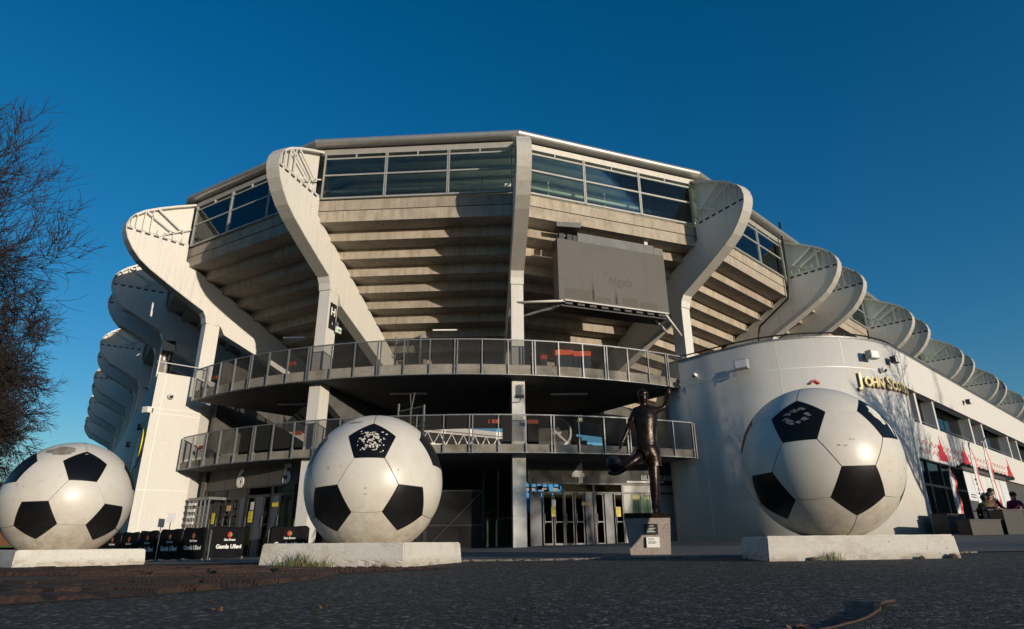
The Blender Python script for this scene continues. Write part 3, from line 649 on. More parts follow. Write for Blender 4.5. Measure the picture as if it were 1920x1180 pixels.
for i in range(n):
    a = pa+dd*(Lt*i/n)+nn_*.5; b_ = pa+dd*(Lt*(i+1)/n)+nn_*.5
    z0, z1 = (19.6, 22.1) if i % 2 else (22.1, 19.6)
    q = MB(); q.bar(a+Vector((0, 0, z0)), b_+Vector((0, 0, z1)), .18); q.build('truss_web', 'white_plaster', fs)
q = MB(); q.box8([tuple(pa-nn_*2+Vector((0, 0, .4))), tuple(pb-nn_*2+Vector((0, 0, .4))), tuple(pb-nn_*26+Vector((0, 0, .4))), tuple(pa-nn_*26+Vector((0, 0, .4))), tuple(pa-nn_*2+Vector((0, 0, 2))), tuple(pb-nn_*2+Vector((0, 0, 2))), tuple(pb-nn_*26+Vector((0, 0, 18))), tuple(pa-nn_*26+Vector((0, 0, 18)))]); q.build('stand_base', 'dark_concrete', fs)

# ================================================================== left pier and side building
sw = empty('side_building', (-14.6, 26, 0), 'tall white plastered end wall of the side building left of the decks', 'building')
B_ = Vector((-15.1, 25.56)); A_ = B_+Vector((.735, .68)).normalized()*1.95; e1 = B_+UL*70; e2 = e1+Vector((5.5, 4.0)); a2_ = A_+Vector((.35, 2.6))
poly = [A_, B_, e1, e2, a2_]
q = MB(); q.prism([(p.x, p.y, -.4) for p in poly], [(p.x, p.y, 7.27) for p in poly]); q.build('wall', 'white_plaster', sw)
ME = wallframe((B_.x, B_.y), A_-B_); WE = (A_-B_).length
for z_ in (5.55, 5.75, 2.45): q = MB(); q.box(0, WE, .0, .004, z_-.007, z_+.007, ME); q.build('wall_joint', 'letter_grey', sw)
q = MB(); q.box(.32, .335, .0, .004, -.2, 7.25, ME); q.build('wall_joint', 'letter_grey', sw)
q = MB()
for s_ in (.25, WE-.1): q.box(s_-.02, s_+.02, -.12, -.08, 7.27, 7.75, ME)
q.box(-.1, WE, -.12, -.08, 7.73, 7.77, ME); q.build('roof_rail', 'galvanised', sw)
MS = wallframe((B_.x, B_.y), -UL)                                # local X runs towards the camera, so wall lies at s<0
for s0, s1, z0, z1 in ((-9.5, -4.2, .3, 4.3), (-20, -11, .3, 4.0), (-34, -24, .3, 4.0), (-48, -37, .3, 4.0)):
    q = MB(); q.box(s0, s1, -.02, .01, z0, z1, MS); q.build('opening_panel', 'black_plastic', sw)  # flat black panel, the dark inside of the opening is put into its colour
    for f_ in (.33, .66): q = MB(); ss = s0+(s1-s0)*f_; q.box(ss-.12, ss+.12, .011, .05, z0, z1, MS); q.build('opening_post', 'white_plaster', sw)
sg = empty('wall_sign', tuple(MS @ Vector((-2, .1, 4.6))), 'blue bars and yellow ring sign on the shaded side wall at far left', 'sign')
for s0 in (-2.75, -2.2): q = MB(); q.box(s0, s0+.32, .02, .09, 3.55, 4.85, MS); q.build('blue_bar', 'sky_blue_paint', sg)
q = MB(); V = []; F = []
for i in range(28):
    a = 2*math.pi*i/28
    for rr in (.62, .44): V += [tuple(MS @ Vector((-1.0+rr*.75*math.cos(a), .02, 4.4+rr*math.sin(a)))), tuple(MS @ Vector((-1.0+rr*.75*math.cos(a), .09, 4.4+rr*math.sin(a))))]
    j = (i+1) % 28; F += [(4*i, 4*i+1, 4*j+1, 4*j), (4*i+2, 4*i+3, 4*j+3, 4*j+2), (4*i+1, 4*i+3, 4*j+3, 4*j+1), (4*i, 4*i+2, 4*j+2, 4*j)]
q.add(V, F); q.build('ring', 'yellow_paint', sg)

# ================================================================== restaurant building on the right
CXB, CYB, RBL = 11.2, 26.07, 4.75
DUR = Vector((.731, .682)).normalized(); PW = Vector((CXB+RBL*math.sin(R(43)), CYB-RBL*math.cos(R(43))))
rb = empty('restaurant_building', (13, 24, .2), 'white rounded restaurant building with strip window along the right side', 'building')
DTH = (-78.4, -62, -42.7, -33.5, -25.3, -16.8, -8.6, 2.2, 14.5, 29, 43); DR = (5.05, 4.53, 4.45, 4.56, 4.63, 4.67, 4.70, 4.74, 4.72, 4.68, 4.75)
def drum_r(t_):
    """radius of the rounded wall, smoothed"""
    return sum(np.interp(t_+d, DTH, DR) for d in (-5, -2.5, 0, 2.5, 5))/5 if -73 < t_ < 38 else float(np.interp(t_, DTH, DR))
def arcwall(t0, t1, r0_, r1_, z0, z1, name, mat, n=40):
    q = MB(); V = []
    for t_ in np.linspace(t0, t1, n+1):
        dr_ = drum_r(t_)-RBL; r0 = r0_+dr_; r1 = r1_+(dr_ if r1_ > 1 else 0)
        s_, c_ = math.sin(R(t_)), math.cos(R(t_)); V += [(CXB+r0*s_, CYB-r0*c_, z0), (CXB+r0*s_, CYB-r0*c_, z1), (CXB+r1*s_, CYB-r1*c_, z1), (CXB+r1*s_, CYB-r1*c_, z0)]
    F = [(i*4+j, i*4+(j+1) % 4, (i+1)*4+(j+1) % 4, (i+1)*4+j) for i in range(n) for j in range(4)]+[(0, 1, 2, 3), tuple(n*4+j for j in range(4))]
    q.add(V, F); o = q.build(name, mat, rb); return o
o = arcwall(-78, 43, RBL, RBL-.3, -.2, 7.2, 'rounded_wall', 'white_plaster', 64)
for p in o.data.polygons: p.use_smooth = abs(p.normal.z) < .5
arcwall(-78, 43, RBL+.004, RBL-.01, 6.10, 6.125, 'wall_joint', 'letter_grey')
for t_ in (-60, -20, 8, 30): arcwall(t_, t_+.12, RBL+.004, RBL-.01, 0.2 if t_ != 8 else 6.1, 7.2, 'wall_joint', 'letter_grey', 2)
q = MB(); q.prism([(6.28, 25.12, -.2), (6.58, 25.2, -.2), (9.7, 42.0, -.2), (9.3, 42.0, -.2)], [(6.28, 25.12, 7.2), (6.58, 25.2, 7.2), (9.7, 42.0, 7.2), (9.3, 42.0, 7.2)]); q.build('return_wall', 'white_plaster', rb)
MWR = wallframe((PW.x, PW.y), DUR); LW = 66
q = MB(); q.box(0, LW, -.35, 0, 5.75, 7.2, MWR); q.build('upper_wall', 'white_plaster', rb)
q = MB(); q.box(0, LW, -.35, 0, 3.10, 4.46, MWR); q.build('middle_wall', 'white_plaster', rb)
q = MB(); q.box(0, .78, -.35, 0, 4.46, 5.75, MWR); q.box(0, .30, -.35, 0, -.2, 3.10, MWR); q.build('corner_wall', 'white_plaster', rb)
q = MB(); q.box(.3, LW, -3.2, -3.0, -.2, 5.75, MWR); q.build('rear_wall', 'dark_panel', rb)
q = MB(); q.box(.0, LW, -3.0, -.02, 4.25, 4.44, MWR); q.build('upper_floor', 'dark_concrete', rb)
q = MB(); q.box(0, LW, -6, -.36, 6.6, 6.8, MWR); q.build('flat_roof', 'roof_dark', rb)
arcwall(-78, 43, RBL-.3, 0.2, 6.6, 6.8, 'flat_roof', 'roof_dark', 30)
ps = [2.1, 4.5, 10.4, 12.8, 18.7, 21.1, 27.0, 29.4, 35.3, 37.7]
for s_ in ps:
    q = MB(); q.box(s_-.12, s_+.12, -.75, -.12, 4.44, 5.76, MWR); q.build('window_pillar', 'white_plaster', rb)
pp = [.78]+ps+[46]
for s0, s1 in zip(pp[:-1], pp[1:]):
    n = max(1, round((s1-s0)/3.0))
    for i in range(n):
        q = MB(); q.box(s0+(s1-s0)*i/n+.06, s0+(s1-s0)*(i+1)/n-.06, -.56, -.54, 4.46, 5.74, MWR); q.build('pane', 'dark_glass', rb)
q = MB(); q.tube([tuple(MWR @ Vector((.8, -.2, 4.68))), tuple(MWR @ Vector((46, -.2, 4.68)))], .03, 6); q.build('window_rail', 'galvanised', rb)
for s_ in (6.0, 14.5, 23): q = MB(); q.box(s_, s_+1.2, -.9, -.75, 5.55, 5.62, MWR); q.build('ceiling_lamp', 'letter_white', rb)
# parapet handrail
pts = [(CXB+(drum_r(t_)-.12)*math.sin(R(t_)), CYB-(drum_r(t_)-.12)*math.cos(R(t_)), 7.42) for t_ in np.linspace(-70, 43, 34)]+[tuple(MWR @ Vector((s_, -.12, 7.42))) for s_ in (6, 14, 24, 44, 64)]
q = MB(); q.tube(pts, .028, 6); q.build('roof_handrail', 'dark_steel', rb)
for p in pts[:34:6]+[tuple(MWR @ Vector((s_, -.12, 7.42))) for s_ in np.arange(1, 40, 2.2)]:
    q = MB(); q.bar((p[0], p[1], 7.18), p, .03); q.build('handrail_post', 'dark_steel', rb)
# shop front
sf = [.34, 1.5, 3.3, 5.0, 6.6]
for s_ in sf: q = MB(); q.box(s_-.04, s_+.04, -.22, -.1, .2, 3.1, MWR); q.build('shop_mullion', 'dark_steel', rb)
for s0, s1 in zip(sf[:-1], sf[1:]): q = MB(); q.box(s0+.04, s1-.04, -.165, -.155, .25, 3.08, MWR); q.build('shop_pane', 'dark_glass', rb)
q = MB(); q.box(.34, 6.6, -.2, -.12, 2.16, 2.24, MWR); q.box(.34, 6.6, -.2, -.12, .45, .55, MWR); q.build('shop_transom', 'dark_steel', rb)
q = MB(); q.box(6.6, 30, -.3, -.15, .2, 3.1, MWR); q.build('panel_backing', 'dark_panel', rb)
for s0, s1, z0, z1 in ((6.7, 8.1, 1.85, 3.05), (8.15, 9.4, 1.75, 3.05), (9.45, 10.6, 1.75, 3.05), (10.65, 11.9, .6, 3.05), (11.95, 13.4, .6, 3.05), (8.6, 10.6, .5, 1.72), (13.5, 15, .5, 3.05)):
    q = MB(); q.box(s0, s1, -.149, -.12, z0, z1, MWR); q.build('white_panel', 'poster_white', rb)
q = MB()
for z_, w_ in ((2.8, .7), (2.62, .5), (2.38, .35), (2.2, .6), (2.02, .55)): q.box(8.75-w_/2+.05, 8.75+w_/2+.05, -.119, -.115, z_-.045, z_+.045, MWR)
for z_ in (2.1, 2.0): q.box(7.1, 7.9, -.119, -.115, z_-.02, z_+.02, MWR)
q.build('panel_print', 'dark_steel', rb)
q = MB(); V = []; pr = [(-.28, .75), (-.34, 1.5), (-.30, 2.1), (-.15, 2.5), (0, 2.65), (.15, 2.5), (.30, 2.1), (.34, 1.5), (.28, .75)]
q.prism([tuple(MWR @ Vector((12.5+x, -.119, z))) for x, z in pr], [tuple(MWR @ Vector((12.5+x, -.112, z))) for x, z in pr]); q.build('panel_picture', 'bottle_brown', rb)
q = MB(); q.box(5.2, 15, -.05, .25, 3.10, 3.16, MWR); q.build('awning_bar', 'black_plastic', rb)
for s_ in np.arange(5.5, 15, .85):
    q = MB(); c_ = MWR @ Vector((s_, .2, 3.2)); q.add(*ico(tuple(c_), .14, 1, (1, 1, .6))); q.build('awning_lamp', 'black_plastic', rb, True)
# red wave lines and red city outlines printed on the middle wall
def wave(z0, s0, s1, per, amp):
    q = MB(); n = int((s1-s0)/per*8); top = []; bot = []
    for i in range(n+1):
        s_ = s0+(s1-s0)*i/n; z = z0+amp*math.sin(2*math.pi*(s_-s0)/per); top.append(tuple(MWR @ Vector((s_, .004, z+.022)))); bot.append(tuple(MWR @ Vector((s_, .004, z-.022))))
    q.add(top+bot, [(i, i+1, n+2+i, n+1+i) for i in range(n)]); q.build('wave_line', 'red_print', rb)
wave(3.72, .6, 15, .55, .07); wave(3.42, .7, 15, .55, .07)
def skyline(s_, sc, mat):
    sc *= 1.15
    pr = [(-.5, 0), (-.5, .35), (-.38, .35), (-.38, .62), (-.2, .62), (-.2, .5), (-.08, .7), (0, 1.05), (.08, .72), (.2, .55), (.2, .42), (.34, .42), (.34, .25), (.5, .25), (.5, 0)]
    q = MB(); q.prism([tuple(MWR @ Vector((s_+x*sc, .005, 3.2+z*sc*.85))) for x, z in pr], [tuple(MWR @ Vector((s_+x*sc, .009, 3.2+z*sc*.85))) for x, z in pr]); q.build('red_print', mat, rb)
for s_, sc in ((3.6, 1.0), (7.2, 1.1), (11.6, 1.1), (16, 1.1)): skyline(s_, sc, 'red_print')
# JOHN SCOTT'S lettering on the curved corner
arcwall(-78, 43, RBL+.03, RBL-.33, 7.2, 7.26, 'coping', 'galvanised'); q = MB(); q.box(0, LW, -.38, .03, 7.2, 7.26, MWR); q.build('coping', 'galvanised', rb); 
MJ = [frame((CXB+RBL*math.sin(R(t_)), CYB-RBL*math.cos(R(t_))), t_) for t_ in (0,)]
js = empty('restaurant_lettering', (CXB+RBL*math.sin(R(32)), CYB-RBL*math.cos(R(32)), 5.6), "cream letters spelling JOHN SCOTT'S on the rounded white wall", 'sign')
word = "JOHN SCOTT'S"; widths = [.30, .25, .25, .27, .12, .26, .22, .25, .20, .20, .09, .20]; s_acc = 0; tot = sum(widths)
for ch, wd in zip(word, widths):
    s_mid = s_acc+wd/2; s_acc += wd
    if ch == ' ': continue
    th_ = 31.0+math.degrees((s_mid-tot/2)*1.25/RBL); bigc = s_mid < .31 or ch == 'S' and s_mid < 1.5
    Mx = wallframe((CXB+drum_r(th_)*math.sin(R(th_)), CYB-drum_r(th_)*math.cos(R(th_))), (math.cos(R(th_)), math.sin(R(th_))))
    sz = .66 if bigc else .46
    q = MB(); text_on(q, ch, sz, Mx, 0, 5.58+(.05 if bigc else 0), .02, .016, .95, .06); q.build('letter', 'letter_cream', js)
    q = MB(); text_on(q, ch, sz, Mx, .02, 5.555+(.05 if bigc else 0), .028, .03, .95, .003); q.build('letter_back', 'letter_brown', js)
hl = MB(); th_ = -6.5; Mx = wallframe((CXB+drum_r(th_)*math.sin(R(th_)), CYB-drum_r(th_)*math.cos(R(th_))), (math.cos(R(th_)), math.sin(R(th_))))
for a, b_ in (((-.16, 5.50), (0, 5.62)), ((0, 5.62), (.16, 5.50))): hl.bar(tuple(Mx @ Vector((a[0], .04, a[1]))), tuple(Mx @ Vector((b_[0], .04, b_[1]))), .06, .06)
tag(hl.build('roof_emblem', 'red_paint', org=tuple(Mx @ Vector((0, .04, 5.5)))), 'small red roof-shaped emblem on the white wall above the right ball', 'sign')

# ================================================================== footballs on plinths
PHI = (1+5**.5)/2
IV = []
for a in (-1, 1):
    for b_ in (-PHI, PHI): IV += [(0, a, b_), (a, b_, 0), (b_, 0, a)]
IV = np.array(IV, float); IV /= np.linalg.norm(IV[0])
def ball_panels():
    """32 spherical panels (12 pentagons, 20 hexagons) as (centre, corner list)"""
    d = IV @ IV.T; adj = [[j for j in range(12) if j != i and d[i, j] > .4] for i in range(12)]
    nr = lambda v: v/np.linalg.norm(v)
    cut = {(i, j): nr(IV[i]*2+IV[j]) for i in range(12) for j in adj[i]}
    out = []
    for i in range(12):
        c = IV[i]; x = nr(np.cross(c, [.31, .7, .64])); y = np.cross(c, x)
        ps_ = sorted([cut[(i, j)] for j in adj[i]], key=lambda p: math.atan2(p @ y, p @ x)); out.append(('pentagon_panel', nr(sum(ps_)), ps_))
    for i in range(12):
        for j in adj[i]:
            for k in adj[i]:
                if i < j < k and k in adj[j]:
                    c = nr(IV[i]+IV[j]+IV[k]); x = nr(np.cross(c, [.31, .7, .64])); y = np.cross(c, x)
                    ps_ = [cut[a] for a in ((i, j), (j, i), (j, k), (k, j), (k, i), (i, k))]; ps_ = sorted(ps_, key=lambda p: math.atan2(p @ y, p @ x)); out.append(('hexagon_panel', c, ps_))
    return out
PANELS = ball_panels()
def panel_mesh(name, c, ps_, mat):
    nr = lambda v: v/np.linalg.norm(v); gap = .006; n = 5
    V = []; idx = {}; F = []
    def vid(p, r_):
        key = (round(p[0], 5), round(p[1], 5), round(p[2], 5), r_)
        if key not in idx: idx[key] = len(V); V.append(tuple(nr(p)*r_))
        return idx[key]
    cs_ = [nr(p+(c-p)*gap/np.linalg.norm(c-p)) for p in ps_]
    for a, b_ in zip(cs_, cs_[1:]+cs_[:1]):
        for i in range(n):
            for j in range(n-i):
                P = lambda i_, j_: c+(a-c)*i_/n+(b_-c)*j_/n
                F.append((vid(P(i, j), 1.0), vid(P(i+1, j), 1.0), vid(P(i, j+1), 1.0)))
                if i+j < n-1: F.append((vid(P(i+1, j), 1.0), vid(P(i+1, j+1), 1.0), vid(P(i, j+1), 1.0)))
        for i in range(n):
            p, q_ = a+(b_-a)*i/n, a+(b_-a)*(i+1)/n; F.append((vid(p, 1.0), vid(p, .985), vid(q_, .985), vid(q_, 1.0)))
    me = bpy.data.meshes.new(name); me.from_pydata(V, [], F); me.materials.append(MT[mat])
    bm = bmesh.new(); bm.from_mesh(me); bmesh.ops.recalc_face_normals(bm, faces=bm.faces)
    if sum(f.normal.dot(f.calc_center_median()) for f in bm.faces) < 0: bmesh.ops.reverse_faces(bm, faces=bm.faces)
    bm.to_mesh(me); bm.free()
    me.polygons.foreach_set('use_smooth', [True]*len(me.polygons))
    me.attributes.new('sharp_edge', 'BOOLEAN', 'EDGE')
    for e in me.edges:
        l0, l1 = (me.vertices[i].co.length for i in e.vertices)
        if l0 < .99 or l1 < .99: pass
    me.normals_split_custom_set_from_vertices([v.co.normalized() if v.co.length > .99 else v.co.normalized() for v in me.vertices])
    return me
PM = [panel_mesh(n_, c, p, 'ball_black' if n_[0] == 'p' else 'ball_white') for n_, c, p in PANELS]
cv, cf = ico((0, 0, 0), .984, 4); CORE = bpy.data.meshes.new('core'); CORE.from_pydata(cv, [], cf); CORE.materials.append(MT['ball_seam'])
BALLS = [((-7.92, 11.45, 1.10), [[.389, .296, -.872], [.785, .388, .482], [.481, -.873, -.082]], 'giant black and white football at the left edge, grey patch worn on top'),
         ((-2.062, 9.472, 1.16), [[.192, .844, -.501], [.978, -.207, .027], [-.08, -.495, -.865]], 'giant black and white football in the middle with flaking paint on its top pentagon'),
         ((4.143, 8.559, 1.308), [[-.804, .498, .325], [.594, .692, .41], [-.021, .523, -.852]], 'giant black and white football on the right in front of the rounded wall')]
def on_ball(c, d, pts, name, mat, parent, rad=1.002):
    """thin patch lying on the ball: pts in tangent metres around direction d"""
    d = Vector(d).normalized(); x = Vector((0, 0, 1)).cross(d).normalized(); y = d.cross(x); V = [tuple(Vector(c)+(d+x*a+y*b_).normalized()*rad) for a, b_ in pts]
    ma, mb_ = sum(p[0] for p in pts)/len(pts), sum(p[1] for p in pts)/len(pts); n = len(pts); V = [tuple(Vector(c)+(d+x*ma+y*mb_).normalized()*rad)]; F = []
    for t_ in (.34, .67, 1.0): V += [tuple(Vector(c)+(d+x*(ma+(a-ma)*t_)+y*(mb_+(b_-mb_)*t_)).normalized()*rad) for a, b_ in pts]
    F = [(0, 1+i, 1+(i+1) % n) for i in range(n)]+[(1+k*n+i, 1+(k+1)*n+i, 1+(k+1)*n+(i+1) % n, 1+k*n+(i+1) % n) for k in (0, 1) for i in range(n)]
    q = MB(); q.add(V, F); return q.build(name, mat, parent, True)
def blob(cx_, cy_, rx, ry, k=26, jag=.3):
    ph = [random.uniform(0, 6.28) for _ in range(4)]
    return [(cx_+rx*math.cos(a)*(1+jag*(.5*math.sin(3*a+ph[0])+.35*math.sin(7*a+ph[1])+.25*math.sin(11*a+ph[2]))), cy_+ry*math.sin(a)*(1+jag*(.5*math.sin(4*a+ph[3])+.35*math.sin(6*a+ph[1])))) for a in [2*math.pi*i/k for i in range(k)]]
def clear_white(rot, d): d = Vector(d).normalized(); return max((Matrix(rot) @ Vector(v)).dot(d) for v in IV) < .90
for bi, (c, rot, lab) in enumerate(BALLS):
    bo = empty('giant_football', c, lab, 'football', 'giant footballs on concrete plinths')
    Mr = Matrix(rot).to_4x4()
    for (n_, _, _), me in zip(PANELS, PM):
        o = bpy.data.objects.new(n_, me); COL.objects.link(o); o.parent = bo; o.matrix_local = Mr
    o = bpy.data.objects.new('core', CORE); COL.objects.link(o); o.parent = bo
    def ray_dir(px, py):                                         # surface point that faces a given bearing on the ball
        return (Vector((px, py[0], py[1]))).normalized()
    if bi == 0:
        on_ball(c, (.1, -.62, .80), blob(0, 0, .24, .13, 30, .35), 'worn_patch', 'bare_fibreglass', bo)
        on_ball(c, (.48, -.50, .74), blob(0, 0, .025, .015, 12), 'worn_patch', 'bare_fibreglass', bo)
        for k in range(5):
            a = random.uniform(-.5, .3); on_ball(c, (a+.2, -.85, random.uniform(-.1, .5)), blob(0, 0, random.uniform(.015, .05), random.uniform(.003, .006), 10, .5), 'scuff', 'faint_scuff', bo)
    if bi == 1:
        dP = Vector((Matrix(rot) @ Vector(max(IV, key=lambda v: (Matrix(rot) @ Vector(v)).dot(Vector((.25, -.8, .55)))))))
        for k in range(110):
            a, b_ = random.gauss(0, .10), random.gauss(-.02, .10)
            if max(abs(a), abs(b_)) < .21: on_ball(c, dP, blob(a, b_, random.uniform(.004, .019), random.uniform(.004, .017), 10, .5), 'paint_flake', 'flaked_white', bo, 1.0025)
        on_ball(c, (-.2, -.55, .80), blob(0, 0, .11, .025, 24, .5), 'worn_patch', 'bare_fibreglass', bo)
        for d in [d for d in [(random.uniform(-.5, .5), -.85, random.uniform(-.6, .35)) for k in range(24)] if clear_white(rot, d)]: on_ball(c, d, blob(0, 0, random.uniform(.008, .03), random.uniform(.004, .016), 10, .5), 'scuff', 'faint_scuff', bo)
    if bi == 2:
        dP = Vector((Matrix(rot) @ Vector(max(IV, key=lambda v: (Matrix(rot) @ Vector(v)).dot(Vector((.55, -.55, .62)))))))
        on_ball(c, dP, blob(-.02, .05, .10, .15, 30, .35), 'paint_flake', 'flaked_white', bo, 1.0025); on_ball(c, dP, blob(.12, -.14, .03, .10, 20, .4), 'paint_flake', 'flaked_white', bo, 1.0025)
        dP = Vector((Matrix(rot) @ Vector(max(IV, key=lambda v: (Matrix(rot) @ Vector(v)).dot(Vector((-.6, -.55, .6)))))))
        for k in range(12):
            a = k*.55; on_ball(c, dP, blob(.12*math.cos(a)+random.uniform(-.03, .03), .11*math.sin(a)+.05+random.uniform(-.03, .03), random.uniform(.02, .055), random.uniform(.01, .03), 12, .6), 'paint_flake', 'faded_print', bo, 1.0025)
        for d in [d for d in [(random.uniform(-.2, .8), -.8, random.uniform(-.5, .3)) for k in range(20)] if clear_white(rot, d)]: on_ball(c, d, blob(0, 0, random.uniform(.008, .03), random.uniform(.003, .012), 10, .5), 'scuff', 'faint_scuff', bo)
def plinth(P, d1, L1, d2, L2, zt, lab):
    P, d1, d2 = Vector(P), Vector(d1).normalized(), Vector(d2).normalized(); cs_ = [P, P+d1*L1, P+d1*L1+d2*L2, P+d2*L2]; bm = bmesh.new()
    og = Vector((*((cs_[0]+cs_[2])/2), G(*P))); k = .04
    cen = (cs_[0]+cs_[2])/2
    vs = [bm.verts.new((*(p+(p-cen)*k-Vector((og.x, og.y))), -.25)) for p in cs_]+[bm.verts.new((p.x-og.x, p.y-og.y, zt-og.z)) for p in cs_]
    for f_ in [(0, 1, 2, 3), (7, 6, 5, 4), (0, 4, 5, 1), (1, 5, 6, 2), (2, 6, 7, 3), (3, 7, 4, 0)]: bm.faces.new([vs[i] for i in f_])
    bmesh.ops.bevel(bm, geom=list(bm.edges), offset=.018, segments=2, affect='EDGES')
    bmesh.ops.subdivide_edges(bm, edges=[e for e in bm.edges if e.calc_length() > .3], cuts=26, use_grid_fill=True)
    for v in bm.verts:
        rr = random.uniform(-.0012, .0012); v.co += Vector((rr, random.uniform(-.0012, .0012), random.uniform(-.002, .002)))
        if v.co.z < .08 and random.random() < .12: v.co.x *= .985; v.co.y *= .985
    bmesh.ops.recalc_face_normals(bm, faces=bm.faces)
    me = bpy.data.meshes.new('plinth'); bm.to_mesh(me); bm.free(); me.materials.append(MT['plinth_white'])
    o = bpy.data.objects.new('plinth', me); COL.objects.link(o); o.location = og; return tag(o, lab, 'plinth', 'white concrete plinths under the footballs')
plinth((-7.72, 10.25), (.743, .669), 1.8, (-.76, .65), 2.8, .275, 'white concrete plinth under the leftmost football')
plinth((-1.36, 8.2), (-.963, .27), 2.06, (.25, .963), 2.1, .335, 'white concrete plinth with weeds under the middle football')
plinth((3.07, 8.01), (.995, -.06), 2.2, (.19, .98), 2.05, .372, 'pitted white concrete plinth under the rightmost football')

# ================================================================== statue and pedestal
SCL = 1.2                                                       # the figure stands a little over life size
ped = empty('pedestal', (2.08, 10.3, .09), 'tapered granite pedestal carrying the bronze footballer', 'pedestal')
q = MB(); q.box8([(1.78, 10.08, .0), (2.36, 10.02, .0), (2.46, 10.66, .0), (1.9, 10.7, .0), (1.72, 10.04, .66), (2.40, 10.0, .66), (2.5, 10.7, .66), (1.82, 10.74, .66)]); q.build('stone', 'granite', ped)
q = MB(); q.box8([(1.71, 10.03, .661), (2.39, 9.99, .661), (2.49, 10.69, .661), (1.81, 10.73, .661), (1.71, 10.03, .735), (2.39, 9.99, .735), (2.49, 10.69, .735), (1.81, 10.73, .735)]); q.build('metal_slab', 'bronze', ped)
MPd = wallframe((1.78, 10.06), (.62, -.045)); 
q = MB(); q.box(.22, .42, .02, .045, .42, .575, MPd); pl1 = q.build('dark_plaque', 'black_plastic', ped)
q = MB()
for z_ in (.545, .51, .485, .46): q.box(.25, .25+random.uniform(.1, .14), .0455, .047, z_-.004, z_+.004, MPd)
q.build('plaque_print', 'letter_grey', pl1)
q = MB(); q.box(.235, .43, .018, .042, .235, .385, MPd); pl2 = q.build('white_plaque', 'paper', ped)
q = MB()
for z_ in (.36, .345, .32, .305, .29): q.box(.26, .26+random.uniform(.09, .14), .0425, .044, z_-.003, z_+.003, MPd)
q.build('plaque_print', 'dark_steel', pl2)
Y0 = 10.36
J = {'pel': (2.205, Y0, 1.79, .125, .10), 'waist': (2.212, Y0-.01, 2.00, .115, .085), 'chest': (2.225, Y0-.02, 2.22, .155, .105), 'upch': (2.225, Y0-.02, 2.36, .13, .09), 'neck': (2.212, Y0-.03, 2.475, .05), 'head0': (2.205, Y0-.045, 2.545, .075), 'head1': (2.20, Y0-.05, 2.64, .09), 'head2': (2.205, Y0-.04, 2.72, .07),
     'hR': (2.28, Y0+.01, 1.68, .105), 'thR': (2.288, Y0, 1.50, .105), 'kR': (2.28, Y0-.02, 1.25, .076), 'cR': (2.285, Y0+.02, 1.08, .086), 'aR': (2.262, Y0+.02, .845, .052), 'heelR': (2.262, Y0+.04, .785, .04), 'toeR': (2.235, Y0-.14, .768, .034),
     'hL': (2.125, Y0-.02, 1.68, .105), 'thL': (2.05, Y0-.16, 1.63, .09), 'kL': (1.985, Y0-.26, 1.575, .08), 'cL': (1.85, Y0-.27, 1.49, .08), 'aL': (1.70, Y0-.28, 1.375, .052), 'fL': (1.62, Y0-.29, 1.335, .042), 'toeL': (1.49, Y0-.30, 1.345, .032),
     'sL': (2.06, Y0-.01, 2.385, .07), 'uL': (1.985, Y0+.0, 2.22, .056), 'eL': (1.91, Y0+.02, 2.07, .045), 'wL': (1.80, Y0-.03, 1.86, .032), 'mL': (1.775, Y0-.045, 1.80, .036, .022),
     'sR': (2.39, Y0-.01, 2.385, .07), 'uR': (2.48, Y0+.03, 2.42, .055), 'eR': (2.58, Y0+.06, 2.47, .045), 'wR': (2.645, Y0+.0, 2.63, .032), 'mR': (2.66, Y0-.02, 2.69, .036, .022)}
ED = [('pel', 'waist'), ('waist', 'chest'), ('chest', 'upch'), ('upch', 'neck'), ('neck', 'head0'), ('head0', 'head1'), ('head1', 'head2'), ('pel', 'hR'), ('hR', 'thR'), ('thR', 'kR'), ('kR', 'cR'), ('cR', 'aR'), ('aR', 'heelR'), ('heelR', 'toeR'), ('pel', 'hL'), ('hL', 'thL'), ('thL', 'kL'), ('kL', 'cL'), ('cL', 'aL'), ('aL', 'fL'), ('fL', 'toeL'), ('upch', 'sL'), ('sL', 'uL'), ('uL', 'eL'), ('eL', 'wL'), ('wL', 'mL'), ('upch', 'sR'), ('sR', 'uR'), ('uR', 'eR'), ('eR', 'wR'), ('wR', 'mR')]
def fingers(J, ED, tagk, wrist, d, side, n=4, L=.075, r_=.0105):
    d = Vector(d).normalized(); side = Vector(side).normalized(); p = Vector(J[wrist][:3])
    for i in range(n):
        a = p+side*(.018*(i-1.5)); l_ = L*(1, 1.12, 1.05, .85)[i]
        for j, t_ in enumerate((.35, .75, 1.1)):
            c = a+d*(.03+l_*t_)+d.cross(side)*(.012*j*j); J['%sf%d%d' % (tagk, i, j)] = (*c, r_*(1-.12*j)); ED.append((wrist if j == 0 else '%sf%d%d' % (tagk, i, j-1), '%sf%d%d' % (tagk, i, j)))
    for j, t_ in enumerate((.4, 1.0)):
        c = p+side*(-.035-.012*j)+d*(.02+.035*t_); J['%st%d' % (tagk, j)] = (*c, r_); ED.append((wrist if j == 0 else '%st0' % tagk, '%st%d' % (tagk, j)))
fingers(J, ED, 'L', 'mL', (-.4, -.2, -.9), (.3, -.95, .05)); fingers(J, ED, 'R', 'mR', (.15, -.2, 1), (.9, .3, -.1))
stt = empty('bronze_statue', (2.2, Y0, .74), 'bronze statue of a footballer balancing a ball on his raised foot', 'statue')
skin_body('body', J, ED, 'bronze', stt)
